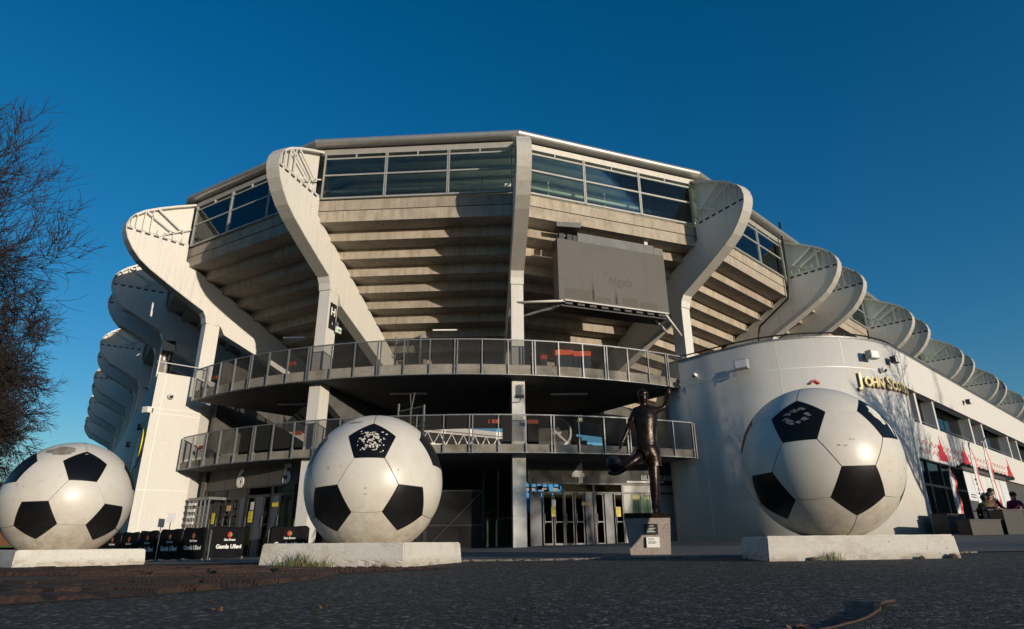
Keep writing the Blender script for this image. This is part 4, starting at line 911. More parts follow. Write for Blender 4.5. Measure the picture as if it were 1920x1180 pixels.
# shirt hem, shorts, hair and face
def lathe_cloth(name, rings, parent, k=18, mat='bronze'):
    q = MB(); V = []; F = []
    for (x, y, z, rx, ry) in rings:
        for j in range(k):
            a = 2*math.pi*j/k; w_ = 1+.05*math.sin(5*a+z*20)+.03*math.sin(9*a); V.append((x+rx*w_*math.cos(a), y+ry*w_*math.sin(a), z))
    for i in range(len(rings)-1):
        for j in range(k): F.append((i*k+j, i*k+(j+1) % k, (i+1)*k+(j+1) % k, (i+1)*k+j))
    q.add(V, F); return q.build(name, mat, parent, True)
lathe_cloth('shirt', [(2.22, Y0, 2.43, .15, .10), (2.225, Y0-.02, 2.30, .205, .14), (2.22, Y0-.01, 2.1, .175, .125), (2.21, Y0, 1.93, .175, .135), (2.205, Y0, 1.80, .19, .15)], stt)
lathe_cloth('shorts', [(2.205, Y0, 1.86, .16, .125), (2.205, Y0-.02, 1.74, .205, .16), (2.27, Y0, 1.62, .15, .14), (2.295, Y0, 1.50, .13, .125), (2.297, Y0, 1.47, .132, .125)], stt)
q = MB(); p0, p1 = Vector((2.13, Y0-.02, 1.69)), Vector((2.015, Y0-.21, 1.60)); q.tube([p0, p0.lerp(p1, .5), p1], [.14, .132, .125], 14, False); q.build('shorts_leg', 'bronze', stt, True)
q = MB(); q.add(*ico((2.208, Y0-.035, 2.675), .098, 2, (.95, 1.05, .85))); q.build('hair', 'bronze', stt, True)
q = MB(); q.add(*ico((2.197, Y0-.15, 2.605), .022, 1, (.8, 1, 1.3))); q.build('nose', 'bronze', stt, True)
for sx in (-1, 1):
    q = MB(); q.add(*ico((2.2+sx*.038, Y0-.128, 2.635), .014, 1, (1.3, .6, .7))); q.build('eye', 'bronze', stt, True)
    q = MB(); q.add(*ico((2.205+sx*.095, Y0-.04, 2.625), .026, 1, (.4, .8, 1.2))); q.build('ear', 'bronze', stt, True)
q = MB(); q.add(*ico((2.197, Y0-.125, 2.565), .022, 1, (1.4, .5, .4))); q.build('mouth', 'bronze', stt, True)
plain('bronze_ball', (.012, .013, .015), .35, .3, .3, 10)
q = MB(); q.add(*ico((1.598, Y0-.29, 1.492), .122, 4)); tag(q.build('bronze_football', 'bronze_ball', smooth=True, org=(1.598, Y0-.29, 1.492)), 'dark ball resting on the raised foot of the bronze statue', 'ball')

for o in (ped, stt, bpy.data.objects['bronze_football']):         # set at its real distance and size
    o.scale = (SCL,)*3; o.location = Vector((o.location.x*SCL, o.location.y*SCL, .32+(o.location.z-.32)*SCL))
# ================================================================== video screen
Cv, Rv = VC, VR; ub = (Rv-Cv).normalized(); nb_ = Vector((ub.y, -ub.x))
MV = wallframe(Cv+nb_*(-.05), ub); SZ0, SZ1, SS0, SS1 = 9.08, 11.68, 1.64, 6.58
vs_ = empty('video_screen', tuple(MV @ Vector((4.1, 0, 9.1))), 'large switched-off grey video screen hung below the gallery', 'video screen')
q = MB(); q.box(SS0, SS1, -.45, -.03, SZ0, SZ1, MV); q.build('cabinet', 'black_plastic', vs_)
for i in range(5):
    for j in range(3):
        w_, h_ = (SS1-SS0)/5, (SZ1-SZ0)/3
        q = MB(); q.box(SS0+i*w_+.001, SS0+(i+1)*w_-.001, -.029, .0, SZ0+j*h_+.001, SZ0+(j+1)*h_-.001, MV); q.build('screen_module', 'screen_face', vs_)
q = MB(); q.box(SS0+.95, SS1-.42, -.4, -.06, SZ1+.002, SZ1+.42, MV); q.build('header_panel', 'screen_metal', vs_)
q = MB(); q.box(SS1-.415, SS1+.02, -.4, -.045, SZ1+.002, SZ1+.34, MV); q.build('header_panel', 'screen_metal', vs_)
q = MB(); q.box8([tuple(MV @ Vector(p)) for p in ((SS0-.05, -.4, SZ1+.42), (SS0+.95, -.4, SZ1+.40), (SS0+.95, .25, SZ1+.50), (SS0-.05, .12, SZ1+.46), (SS0-.05, -.4, SZ1+.45), (SS0+.95, -.4, SZ1+.43), (SS0+.97, .25, SZ1+.72), (SS0-.05, .12, SZ1+.66))]); q.build('lifted_cover', 'screen_metal', vs_)
for s_ in (.15, .5, .75): q = MB(); q.box(SS0+s_, SS0+s_+.22, -.35, -.1, SZ1+.05, SZ1+.3, MV); q.build('power_unit', 'dark_steel', vs_)
q = MB(); q.box(SS1-.72, SS1-.56, -.3, -.25, SZ1+.4, SZ1+.72, MV); q.build('bracket', 'white_steel', vs_)
q = MB(); q.box(SS0+.2, SS1-.05, -.02, .08, SZ0-.07, SZ0-.015, MV); q.build('bottom_rail', 'frame_alu', vs_)
for i in range(9): q = MB(); ss = SS0+.25+i*.52; q.box(ss, ss+.3, -.6, .02, SZ0-.18, SZ0-.10, MV); q.build('under_bracket', 'dark_steel', vs_)
q = MB(); q.box(SS0+.1, SS1-.1, -.85, -.1, SZ0-.24, SZ0-.19, MV); q.build('catwalk', 'dark_steel', vs_)
for a, b_ in (((SS0+.25, -.0, SZ0-.05), (.1, -1.35, SZ0+.12)), ((SS0+.2, -.4, SZ0-.1), (.9, -1.9, SZ0-.15)), ((SS1-.2, 0, SZ0-.05), (SS1+1.15, -.9, SZ0-.55)), ((SS1-.5, -.3, SZ0-.2), (SS1+.9, -1.5, SZ0-.3))):
    q = MB(); q.tube([tuple(MV @ Vector(a)), tuple(MV @ Vector(b_))], .05, 8); q.build('strut', 'white_steel', vs_, True)
q = MB(); text_on(q, '\u02da', .5, MV, 3.72, 10.27, .001, .004, 1, .0015); text_on(q, 'higab', .52, MV, 4.40, 10.16, .001, .008, 1.0, .0015)
q.build('screen_lettering', 'screen_print', vs_)
q = MB()
for x0, x1, z1 in ((.25, 1.3, .42), (1.32, 1.36, .6), (1.40, 1.56, .5), (1.44, 1.52, .78), (1.465, 1.495, 1.1), (1.6, 2.25, .22), (2.42, 2.60, .3), (2.46, 2.55, .48), (2.49, 2.52, .72), (2.8, 3.5, .34), (3.6, 4.4, .26)):
    q.box(SS0+x0, SS0+x1, .0015, .003, SZ0+.08, SZ0+.08+z1, MV)
q.build('screen_skyline', 'screen_print', vs_)

# ================================================================== signs, lamps and fittings on the stadium
def finsign(key, side, z0, z1, chs, lab, rr=(-1.78, -1.34)):
    P, az = FINS[key]; M = frame(P, az); t_ = side*(TH+.012)
    og = M @ Vector((sum(rr)/2, t_, z0)); q = MB(); q.box(rr[0], rr[1], t_-.01, t_+.01, z0, z1, M)
    o = q.build('section_sign', 'black_plastic', org=tuple(og)); tag(o, lab, 'sign', 'black section signs on the fins')
    # lettering
    nrm = Vector((math.cos(R(az)), math.sin(R(az))))*side; u = Vector((-nrm.y, nrm.x)); base = M @ Vector((sum(rr)/2, side*(TH+.022), 0)); MT_ = wallframe((base.x, base.y), u)
    q = MB(); text_on(q, chs[0], .46, MT_, 0, z0+(z1-z0)*.66, .003, .012); text_on(q, chs[1], .17, MT_, 0, z0+(z1-z0)*.22, .003, .004); q.build('sign_letters', 'letter_white', o)
finsign('H', 1, 8.35, 9.45, 'H1', 'black sign with white letter H on the column left of the middle bay')
finsign('L2', 1, 8.95, 10.15, 'H2', 'black sign with white letter H beside the top of the white end wall', (-.70, -.16))
finsign('L4', 1, 7.9, 9.1, 'G1', 'black section sign on a far shaded fin at the left', (-.70, -.16))
ex = empty('exit_lamp', (-7.1, 23.1, 8.6), 'small green and white exit lamp beside the letter H sign', 'lamp')
P, az = FINS['H']; M = frame(P, az)
q = MB(); q.box(-2.0, -1.7, .34, .42, 8.28, 8.52, M); q.build('lamp_box', 'letter_white', ex); q = MB(); q.box(-1.95, -1.75, .421, .428, 8.33, 8.43, M); q.build('green_face', 'green_paint', ex); q = MB(); q.box(-1.9, -1.8, .25, .34, 8.5, 8.75, M); q.build('lamp_arm', 'galvanised', ex)
def floodlight(loc, az, lab, sc=1.0, mat='frame_alu', grp='wall floodlights'):
    M = frame(loc, az, loc[2]); f = empty('floodlight', loc, lab, 'floodlight', grp)
    q = MB(); q.box(.18*sc, .42*sc, -.2*sc, .2*sc, -.16*sc, .14*sc, M); q.build('housing', mat, f)
    q = MB(); q.box(.421*sc, .43*sc, -.17*sc, .17*sc, -.13*sc, .11*sc, M); q.build('lens', 'letter_grey', f)
    q = MB(); q.box(0, .2*sc, -.04*sc, .04*sc, -.02*sc, .05*sc, M); q.build('arm', 'galvanised', f); q = MB(); q.box(0, .03, -.09*sc, .09*sc, -.1*sc, .12*sc, M); q.build('wall_plate', 'galvanised', f)
def onarc(t_, z, dr=0): return (CXB+(drum_r(t_)+dr)*math.sin(R(t_)), CYB-(drum_r(t_)+dr)*math.cos(R(t_)), z)
floodlight(onarc(20, 6.55), 20, 'square floodlight on the rounded wall above the restaurant name', 1.0)
floodlight(onarc(36, 6.55), 36, 'dark floodlight near the right end of the rounded wall', .8, 'dark_steel')
floodlight(onarc(-34, 6.42), -40, 'boxy floodlight on the rounded wall at the edge of its shade', 1.15)
floodlight(tuple(MWR @ Vector((9.5, 0, 6.4))), 43, 'small dark spotlight high on the long white wall', .7, 'dark_steel')
floodlight((*(B_+(A_-B_)*.02), 5.62), -20, 'floodlight at the outer corner of the white end wall', .8, 'letter_white')
for i, s_ in enumerate((3.2, 9.5, 17.0)): p = B_+UL*s_; floodlight((p.x, p.y, 5.45), -145.5, ('first', 'second', 'third')[i]+' dark spotlight along the shaded side wall counted from the white end wall', .9, 'dark_steel')
def camera_dome(M, s_, z_, lab, r_=.11):
    c = M @ Vector((s_, .12, z_)); o = empty('security_camera', tuple(c), lab, 'camera', 'small security cameras on the walls')
    q = MB(); q.add(*ico(tuple(c), r_, 2)); q.build('housing', 'letter_grey', o, True); q = MB(); q.add(*ico(tuple(c+(M.to_3x3() @ Vector((0, .07, -.03)))), r_*.6, 2)); q.build('lens', 'dark_steel', o, True)
    q = MB(); q.box(s_-.03, s_+.03, 0, .1, z_-.03, z_+.03, M); q.build('arm', 'letter_grey', o)
camera_dome(ME, .62, 6.3, 'round grey lamp in the upper part of the white end wall', .13)
Mc = wallframe(onarc(-60, 0)[:2], (math.cos(R(-50)), math.sin(R(-50)))); camera_dome(Mc, 0, 6.45, 'small pale camera on the shaded flank of the rounded wall')
Mc = wallframe(onarc(27, 0)[:2], (math.cos(R(27)), math.sin(R(27)))); camera_dome(Mc, .1, 6.1, 'camera on a bracket just above the restaurant name')
# gutter pipe at the right
P, az = FINS['R2']; M = frame(P, az)
q = MB(); q.tube([tuple(M @ Vector(p)) for p in ((.35, -.42, 16.6), (.3, -.42, 13.2), (.1, -.42, 12.2), (-1.6, -.42, 11.1), (-1.75, -.42, 10.6), (-1.75, -.42, 7.2))], .06, 8); tag(q.build('drain_pipe', 'dark_steel', smooth=True, org=tuple(M @ Vector((0, -.4, 7.2)))), 'dark rain pipe running down beside the fin right of the screen bay', 'pipe')
# antenna box on the middle column
P, az = FINS['C']; M = frame(P, az); an = empty('antenna', tuple(M @ Vector((-1.1, 0, 5.3))), 'small four-pronged antenna box on the middle column', 'antenna')
for i in range(4): q = MB(); q.tube([tuple(M @ Vector((-1.13, -.02+i*.06, 5.45))), tuple(M @ Vector((-1.13, -.02+i*.06, 5.85)))], .022, 6); q.build('prong', 'galvanised', an)
q = MB(); q.box(-1.21, -1.12, -.08, .2, 5.36, 5.46, M); q.build('box', 'dark_steel', an); q = MB(); q.tube([tuple(M @ Vector(p)) for p in ((-1.18, .1, 5.36), (-1.18, .05, 5.2), (-1.18, -.3, 5.18))], .01, 5); q.build('cable', 'black_plastic', an)
# litter bins / cabinets with red tops on the upper deck
for i, (x, y) in enumerate(((1.25, 23.75), (2.05, 23.9), (2.8, 24.1))):
    w_ = .12 if i == 0 else .34; o = empty('deck_cabinet', (x, y, 6.31), ('narrow', 'wide left', 'wide right')[i]+' dark cabinet with red top on the upper deck beside the middle column', 'cabinet', 'dark cabinets with red tops on the upper deck')
    q = MB(); q.box(x-w_, x+w_, y-.25, y+.25, 6.31, 7.28 if i else 7.1); q.build('body', 'dark_blue_panel', o); q = MB(); q.box(x-w_-.01, x+w_+.01, y-.26, y+.26, 7.282 if i else 7.1, 7.52 if i else 7.3); q.build('red_top', 'orange_red', o)
for i, (th_, dk, z_) in enumerate(((-36.6, DU, 7.0), (-37.3, DL, 4.15), (-21.2, DU, 6.95), (-20.3, DL, 4.25), (2.9, DL, 4.42), (7.2, DL, 4.42))):
    p = arc(dk, th_, -.35); M = wallframe(p, (math.cos(R(th_)), math.sin(R(th_))))
    q = MB(); q.box(-.2, .2, 0, .05, z_-.07, z_+.07, M); labs = ['leftmost on the upper deck', 'leftmost on the lower deck', 'beside the H column on the upper deck', 'behind the middle ball on the lower deck', 'left of the middle column on the lower deck', 'right of the middle column on the lower deck']
    tag(q.build('orange_tag', 'orange_red', org=tuple(M @ Vector((0, 0, z_)))), 'orange plate behind the railing, '+labs[i], 'plate', 'orange plates behind the deck railings')
# stair gates on the decks
for i, (th_, dk, zf, zt, lab) in enumerate(((-8.2, DU, 6.3, 8.1, 'tall grey mesh stair gate on the upper deck above the middle ball'), (-9.2, DL, 3.5, 5.4, 'tall grey mesh stair gate on the lower deck behind the middle ball'))):
    p = arc(dk, th_, -1.6); M = wallframe(p, (.75, -.66)); o = empty('stair_gate', (*p, zf), lab, 'gate')
    for s_ in (0, .75, 1.5): q = MB(); q.box(s_-.03, s_+.03, -.03, .03, zf, zt-(.25 if s_ else 0), M); q.build('post', 'galvanised', o)
    for z_ in (zf+.15, zf+.9, zt-.3): q = MB(); q.box(0, 1.5, -.02, .02, z_-.02, z_+.02, M); q.build('rail', 'galvanised', o)
    q = MB(); q.box(.03, 1.47, -.004, .004, zf+.15, zt-.3, M); q.build('mesh', 'mesh_panel', o)
    if i: 
        for d in (-.12, .14): q = MB(); q.tube([tuple(M @ Vector((.78, 0, zt-.3))), tuple(M @ Vector((.78+d, 0, zt+.3)))], .02, 6); q.build('prong', 'galvanised', o)
# strip lamps under the terraces and decks
for i, (x, y, z, L_) in enumerate(((-2.9, 25.5, 9.05, 1.1), (-9.5, 26.3, 6.02, 1.2), (-4.2, 24.5, 6.02, 1.5), (2.3, 24.8, 6.02, 1.5), (-9.6, 25.9, 8.9, .9))):
    q = MB(); q.box(x-L_/2, x+L_/2, y-.06, y+.06, z-.06, z+.0); tag(q.build('strip_lamp', 'letter_grey', org=(x, y, z)), 'unlit strip lamp under the '+('terrace above the middle ball', 'upper deck at far left', 'upper deck left of the middle column', 'upper deck right of the middle column', 'terrace left of the H column')[i], 'lamp', 'unlit strip lamps under the terraces')

# ================================================================== turnstile, barriers
ts = empty('turnstile', (-12.7, 26.1, 0), 'full-height galvanised turnstile cage beside the white end wall', 'turnstile')
MTn = wallframe((-13.35, 26.55), (.83, -.55))
for s_ in (0, .28, .56, .84, 1.12, 1.4): q = MB(); q.box(s_-.025, s_+.025, -.025, .025, 0, 2.05, MTn); q.build('cage_post', 'galvanised', ts)
for z_ in np.arange(.25, 2.06, .3): q = MB(); q.box(0, 1.4, -.02, .02, z_-.02, z_+.02, MTn); q.build('cage_bar', 'galvanised', ts)
q = MB(); q.box(-.05, 1.45, -.7, .05, 2.05, 2.15, MTn); q.build('roof', 'galvanised', ts)
for z_ in np.arange(.4, 1.9, .24): q = MB(); q.box(.12, .62, .06, .1, z_, z_+.1, MTn); q.build('arm', 'letter_white', ts)
fl = empty('post_sign', (-13.3, 25.2, 0), 'thin post with a small grey plate in front of the white end wall', 'sign')
q = MB(); q.tube([(-13.3, 25.2, -.1), (-13.28, 25.2, 1.2)], .02, 6); q.build('post', 'galvanised', fl); q = MB(); q.box(-13.42, -13.14, 25.17, 25.2, 1.18, 1.5); q.build('plate', 'letter_grey', fl)
BAR = [((-9.22, 20.0), (-8.55, 20.9)), ((-10.32, 20.5), (-9.33, 19.9)), ((-11.5, 21.35), (-10.38, 20.55)), ((-12.65, 22.2), (-11.6, 21.4)), ((-13.66, 22.9), (-12.7, 22.25)), ((-14.6, 23.5), (-13.7, 22.95)), ((-15.6, 24.0), (-14.65, 23.55)), ((-8.2, 22.0), (-6.95, 22.25))]
BL = ['black fabric barrier facing the camera, nearest of the row by the left plinth', 'black fabric barrier second from the nearest in the row by the left plinth', 'black fabric barrier third from the nearest in the row', 'black fabric barrier fourth from the nearest in the row', 'black fabric barrier fifth from the nearest, just right of the left football', 'black fabric barrier sixth from the nearest, partly behind the left football', 'black fabric barrier last in the row, behind the left football', 'black fabric barrier standing alone behind the left end of the middle plinth']
for (a, b_), lab in zip(BAR, BL):
    a, b_ = Vector(a), Vector(b_); L_ = (b_-a).length; M = wallframe(a, b_-a, G(*a)); H_ = .98
    o = empty('crowd_barrier', (*a, G(*a)), lab, 'barrier', 'black fabric crowd barriers')
    q = MB(); n = 10; top = []; V = []; F = []
    prof_ = [(0, .1), (0, H_-.08), (.03, H_-.02), (.09, H_), (L_-.09, H_), (L_-.03, H_-.02), (L_, H_-.08), (L_, .1)]
    wob = lambda s_, z: .012*math.sin(9*s_+5*z)
    # cover cloth as a grid with soft folds
    nx_, nz_ = 14, 9; V = []
    for side in (.025, -.025):
        for i in range(nx_+1):
            for j in range(nz_+1):
                s_ = L_*i/nx_; zt = H_-.07*max(0, (abs(s_-L_/2)-(L_/2-.1))/.1)**2; z = .08+.012*math.sin(7*s_)+(zt-.08)*j/nz_; V.append(tuple(M @ Vector((s_, side+(wob(s_, z)*(1 if side > 0 else .5)), z))))
    nn1 = (nx_+1)*(nz_+1)
    for k in (0, nn1):
        for i in range(nx_):
            for j in range(nz_): p = k+i*(nz_+1)+j; F.append((p, p+1, p+nz_+2, p+nz_+1))
    for i in range(nx_): p = i*(nz_+1)+nz_; F.append((p, p+nn1, p+nn1+nz_+1, p+nz_+1))
    for j in range(nz_): F.append((j, j+nn1, j+nn1+1, j+1)); p = nx_*(nz_+1)+j; F.append((p, p+nn1, p+nn1+1, p+1))
    q.add(V, F); q.build('cover', 'barrier_cloth', o, True)
    for s_ in (.04, L_-.04): q = MB(); q.box(s_-.02, s_+.02, -.02, .02, 0, .12, M); q.box(s_-.02, s_+.02, -.25, .25, 0, .03, M); q.build('foot', 'galvanised', o)
    q = MB(); q.tube([tuple(M @ Vector((-.02, 0, .03))), tuple(M @ Vector((-.02, 0, H_-.1)))], .02, 6); q.build('side_tube', 'galvanised', o)
    q = MB(); text_on(q, 'Gamla Ullevi', .235*min(1, L_/1.62), M, L_*.52, .40, .001, .006, 1.0, .042); q.build('club_lettering', 'letter_white', o)
    q = MB(); text_on(q, 'Got Event', .09, M, L_*.52, .60, .001, .003, 1.0, .042); q.build('small_lettering', 'letter_white', o)
    disc = lambda x, z, rx, rz: [tuple(M @ Vector((x+rx*math.cos(t_), .0435, z+rz*math.sin(t_)))) for t_ in np.linspace(0, 2*math.pi, 20)[:-1]]
    q = MB(); q.add(disc(L_*.51, .75, .075, .085), [tuple(range(19))]); q.build('logo_red', 'red_paint', o)
    q = MB(); q.add([tuple(Vector(p)+(M.to_3x3() @ Vector((0, .002, 0)))) for p in disc(L_*.51+.045, .745, .032, .04)], [tuple(range(19))]); q.build('logo_green', 'green_paint', o)

# ================================================================== bare trees
def grow(base, height, seed, lean=(0, 0), r0=.2, spread=1.0, depth=6, droop=0.0, rmin=.010, skip=.2):
    rg = random.Random(seed); segs = []                          # (p0, p1, r0, r1, level)
    def rv(): return Vector((rg.gauss(0, 1), rg.gauss(0, 1), rg.gauss(0, 1))).normalized()
    def branch(p, d, L, r_, lev):
        n = 5 if lev < 2 else (4 if lev < 4 else 3); q = p; seg = L/n
        for i in range(n):
            d = (d+rv()*(.10+.05*lev)+Vector((0, 0, (.10-droop if lev > 1 else .05)))).normalized(); q2 = q+d*seg; ra, rb_ = r_*(1-.55*i/n), r_*(1-.55*(i+1)/n)
            segs.append((q, q2, ra, rb_, lev)); q = q2
            if lev < depth and (lev > 0 or i >= 1):
                kids = (1 if lev < 1 else (2 if lev < depth-1 else rg.choice((2, 3, 3))))
                for _ in range(kids):
                    if rg.random() < skip: continue
                    x = d.cross(rv()).normalized(); ang = rg.uniform(.45, .95)*spread
                    branch(q, (d*math.cos(ang)+x*math.sin(ang)).normalized(), L*rg.uniform(.46, .70), max(rb_*rg.uniform(.45, .65), rmin), lev+1)
        if lev < depth: branch(q, d, L*.6, max(rb_*.9, rmin), lev+1)
    branch(Vector(base), Vector((lean[0], lean[1], 1)).normalized(), height*.42, r0, 0)
    return segs
def seg_mesh(segs, k):
    n = len(segs); P0 = np.array([s_[0] for s_ in segs]); P1 = np.array([s_[1] for s_ in segs]); A = np.array([s_[2] for s_ in segs]); B = np.array([s_[3] for s_ in segs])
    d = P1-P0; d /= np.linalg.norm(d, axis=1, keepdims=True)+1e-9; ref = np.where(np.abs(d[:, 2:3]) > .9, np.array([[1., 0, 0]]), np.array([[0, 0, 1.]])); x = np.cross(d, ref); x /= np.linalg.norm(x, axis=1, keepdims=True); y = np.cross(d, x)
    V = np.zeros((n, 2*k, 3))
    for j in range(k):
        a = 2*math.pi*j/k; o_ = x*math.cos(a)+y*math.sin(a); V[:, j] = P0+o_*A[:, None]; V[:, k+j] = P1+o_*B[:, None]
    F = np.array([[j, (j+1) % k, k+(j+1) % k, k+j] for j in range(k)]); Fa = (F[None]+(np.arange(n)*2*k)[:, None, None]).reshape(-1, 4)
    return V.reshape(-1, 3), Fa
def np_obj(name, V, Fa, mat, parent):
    me = bpy.data.meshes.new(name); V = V-np.array(ORG[parent.name]); me.vertices.add(len(V)); me.vertices.foreach_set('co', V.ravel()); nf = len(Fa); kk = Fa.shape[1]
    me.loops.add(nf*kk); me.loops.foreach_set('vertex_index', Fa.ravel().astype(np.int32)); me.polygons.add(nf); me.polygons.foreach_set('loop_start', np.arange(nf, dtype=np.int32)*kk); me.polygons.foreach_set('loop_total', np.full(nf, kk, np.int32)) if False else None
    me.update(calc_edges=True); me.materials.append(MT[mat]); o = bpy.data.objects.new(name, me); COL.objects.link(o); o.parent = parent; ORG[o.name] = ORG[parent.name]; return o
def tree(base, height, seed, label, grp, **kw):
    t_ = empty('bare_tree', base, label, 'tree', grp); sg_ = grow(base, height, seed, **kw)
    lo = [s_ for s_ in sg_ if s_[4] <= 1]; hi = [s_ for s_ in sg_ if s_[4] > 1]
    np_obj('trunk', *seg_mesh(lo, 7), 'bark', t_); np_obj('crown', *seg_mesh(hi, 3), 'twig_bark', t_)
    return len(sg_)
tl = 'bare trees along the left edge'; tq = 'street trees around the square'
NSEG = [tree((-23.5, 17.0, -.1), 17.5, 3, 'tall bare tree at the left edge, nearest, branches high up', tl, r0=.26, depth=5, lean=(.02, 0)),
        tree((-19.7, 22.0, -.2), 14.0, 5, 'dense bare tree behind the nearest one at the left edge', tl, r0=.22, depth=5, droop=.10),
        tree((-25.8, 25.5, -.2), 12.5, 8, 'bare tree in the middle of the row left of the fins', tl, r0=.2, depth=5, droop=.12),
        tree((-26.6, 28.5, -.2), 12.5, 12, 'bare tree standing fourth in the row left of the fins', tl, r0=.2, depth=5, droop=.10, skip=.3),
        tree((-31.2, 33.5, -.2), 13.0, 9, 'bare tree farthest back beside the left fins', tl, r0=.2, depth=5, droop=.10, skip=.3),
        tree((-17.0, 19.5, -.2), 9.5, 21, 'low bare tree behind the left football', tl, r0=.15, depth=5, droop=.12),
        tree((-22.6, 24.5, -.2), 8.5, 23, 'low bare tree second from the left football', tl, r0=.15, depth=4, droop=.12, rmin=.013, skip=.1),
        tree((-25.8, 29.5, -.2), 9.0, 26, 'low bare tree third from the left football', tl, r0=.15, depth=4, droop=.12, rmin=.013, skip=.1)]
NSEG += [tree((21.86, 13.49, .3), 10.0, 31, 'bare tree out of view at the right whose shadow falls on the white wall', tq, r0=.27, depth=4, rmin=.012),
         tree((27.5, 15.5, .3), 9.5, 33, 'bare tree out of view at far right shading the long white wall', tq, r0=.15, depth=4)]
for i, (x, y, lab) in enumerate(((25.5, -1.0, 'the doors of gate 4'), (26.8, -4.2, 'the ticket office'), (22.6, -2.4, 'the middle column'))):
    NSEG.append(tree((x, y, 0), (13, 12, 10)[i], 35+2*i, 'bare tree behind the camera shading '+lab, tq, r0=.22, depth=4, rmin=.013, skip=.32))

# unseen blocks added behind the camera against horizon glow (mirrored in glass and paint)
cb = empty('city_block', (10, -85, 0), 'long low brick block across the square, out of view behind the camera', 'building')
q = MB(); q.box(-120, 140, -105, -85, -.2, 9.8); q.build('wall', 'letter_brown', cb); q = MB(); q.box(-120.3, 140.3, -105.3, -84.7, 9.8, 10.3); q.build('roof', 'roof_dark', cb)
cb2 = empty('city_block', (-45, -60, 0), 'tall apartment block across the square, out of view behind the camera', 'building')  # unseen, added to cut low sky light on the terrace undersides
q = MB(); q.box(-110, 10, -75, -60, -.2, 17); q.build('wall', 'granite', cb2); q = MB(); q.box(-110.3, 10.3, -75.3, -59.7, 17, 17.6); q.build('roof', 'roof_dark', cb2)
cb4 = empty('city_block', (-88, 72, 0), 'low dark brick building far behind the left football and trees', 'building')
q = MB(); q.box(-125, -59, 72, 84, -.5, 6.5); q.build('wall', 'letter_brown', cb4); q = MB(); q.box(-125.3, -58.7, 71.7, 84.3, 6.5, 7.0); q.build('roof', 'roof_dark', cb4)
for i in range(13):
    for z_ in (1.0, 3.8): q = MB(); q.box(-122+i*4.8, -120+i*4.8, 71.9, 71.99, z_, z_+1.6); q.build('window', 'dark_blue_panel', cb4)
cb3 = empty('city_block', (112, 15, 0), 'brick block beyond the street on the right, out of view', 'building')  # unseen, added to keep horizon glow out of the shop panes
q = MB(); q.box(112, 126, -70, 100, -.2, 11.5); q.build('wall', 'letter_brown', cb3); q = MB(); q.box(111.7, 126.3, -70.3, 100.3, 11.5, 12); q.build('roof', 'roof_dark', cb3)
for i in range(34):
    for z_ in (1.5, 5, 8.5): q = MB(); q.box(111.9, 111.99, -67+i*4.9, -65.2+i*4.9, z_, z_+1.8); q.build('window', 'dark_blue_panel', cb3)
for i in range(26):
    for z_ in (1.5, 5, 8.5, 12): q = MB(); q.box(-107+i*4.5, -105.3+i*4.5, -59.99, -59.9, z_, z_+1.9); q.build('window', 'dark_blue_panel', cb2)
for i in range(50):
    for z_ in (1.2, 4.4): q = MB(); q.box(-116+i*5.1, -113.6+i*5.1, -84.99, -84.9, z_, z_+1.7); q.build('window', 'dark_blue_panel', cb)

# ================================================================== restaurant terrace
def at_wall(s_, out): p = MWR @ Vector((s_, out, 0)); return p.x, p.y
def planter(x, y, w_, d_, h_, az, lab):
    M = wallframe((x, y), (math.cos(R(az)), math.sin(R(az))), G(x, y)-.02); o = empty('planter_box', (x, y, G(x, y)), lab, 'planter', 'dark planter boxes on the terrace')
    q = MB(); q.box(0, w_, 0, d_, 0, h_, M); q.build('box', 'black_plastic', o)
    q = MB(); q.box(-.02, w_+.02, -.02, d_+.02, h_, h_+.03, M); q.build('rim', 'dark_steel', o)
planter(14.0, 21.85, 1.1, .5, .62, 30, 'dark box at the corner where the rounded wall meets the shop front')
planter(13.75, 20.3, 1.2, .45, .45, 15, 'dark planter box in front of the terrace tables, left one')
planter(15.05, 20.6, 1.9, .45, .72, 15, 'dark planter box at the right edge of the picture')
def table(x, y, lab):
    z = G(x, y); o = empty('terrace_table', (x, y, z), lab, 'table')
    q = MB(); q.box(x-.9, x+.9, y-.35, y+.35, z+.72, z+.76); q.build('top', 'dark_steel', o)
    for dx in (-.8, .8):
        for dy in (-.28, .28): q = MB(); q.box(x+dx-.03, x+dx+.03, y+dy-.03, y+dy+.03, z, z+.72); q.build('leg', 'dark_steel', o)
table(17.0, 22.4, 'dark terrace table where people sit at the right edge')
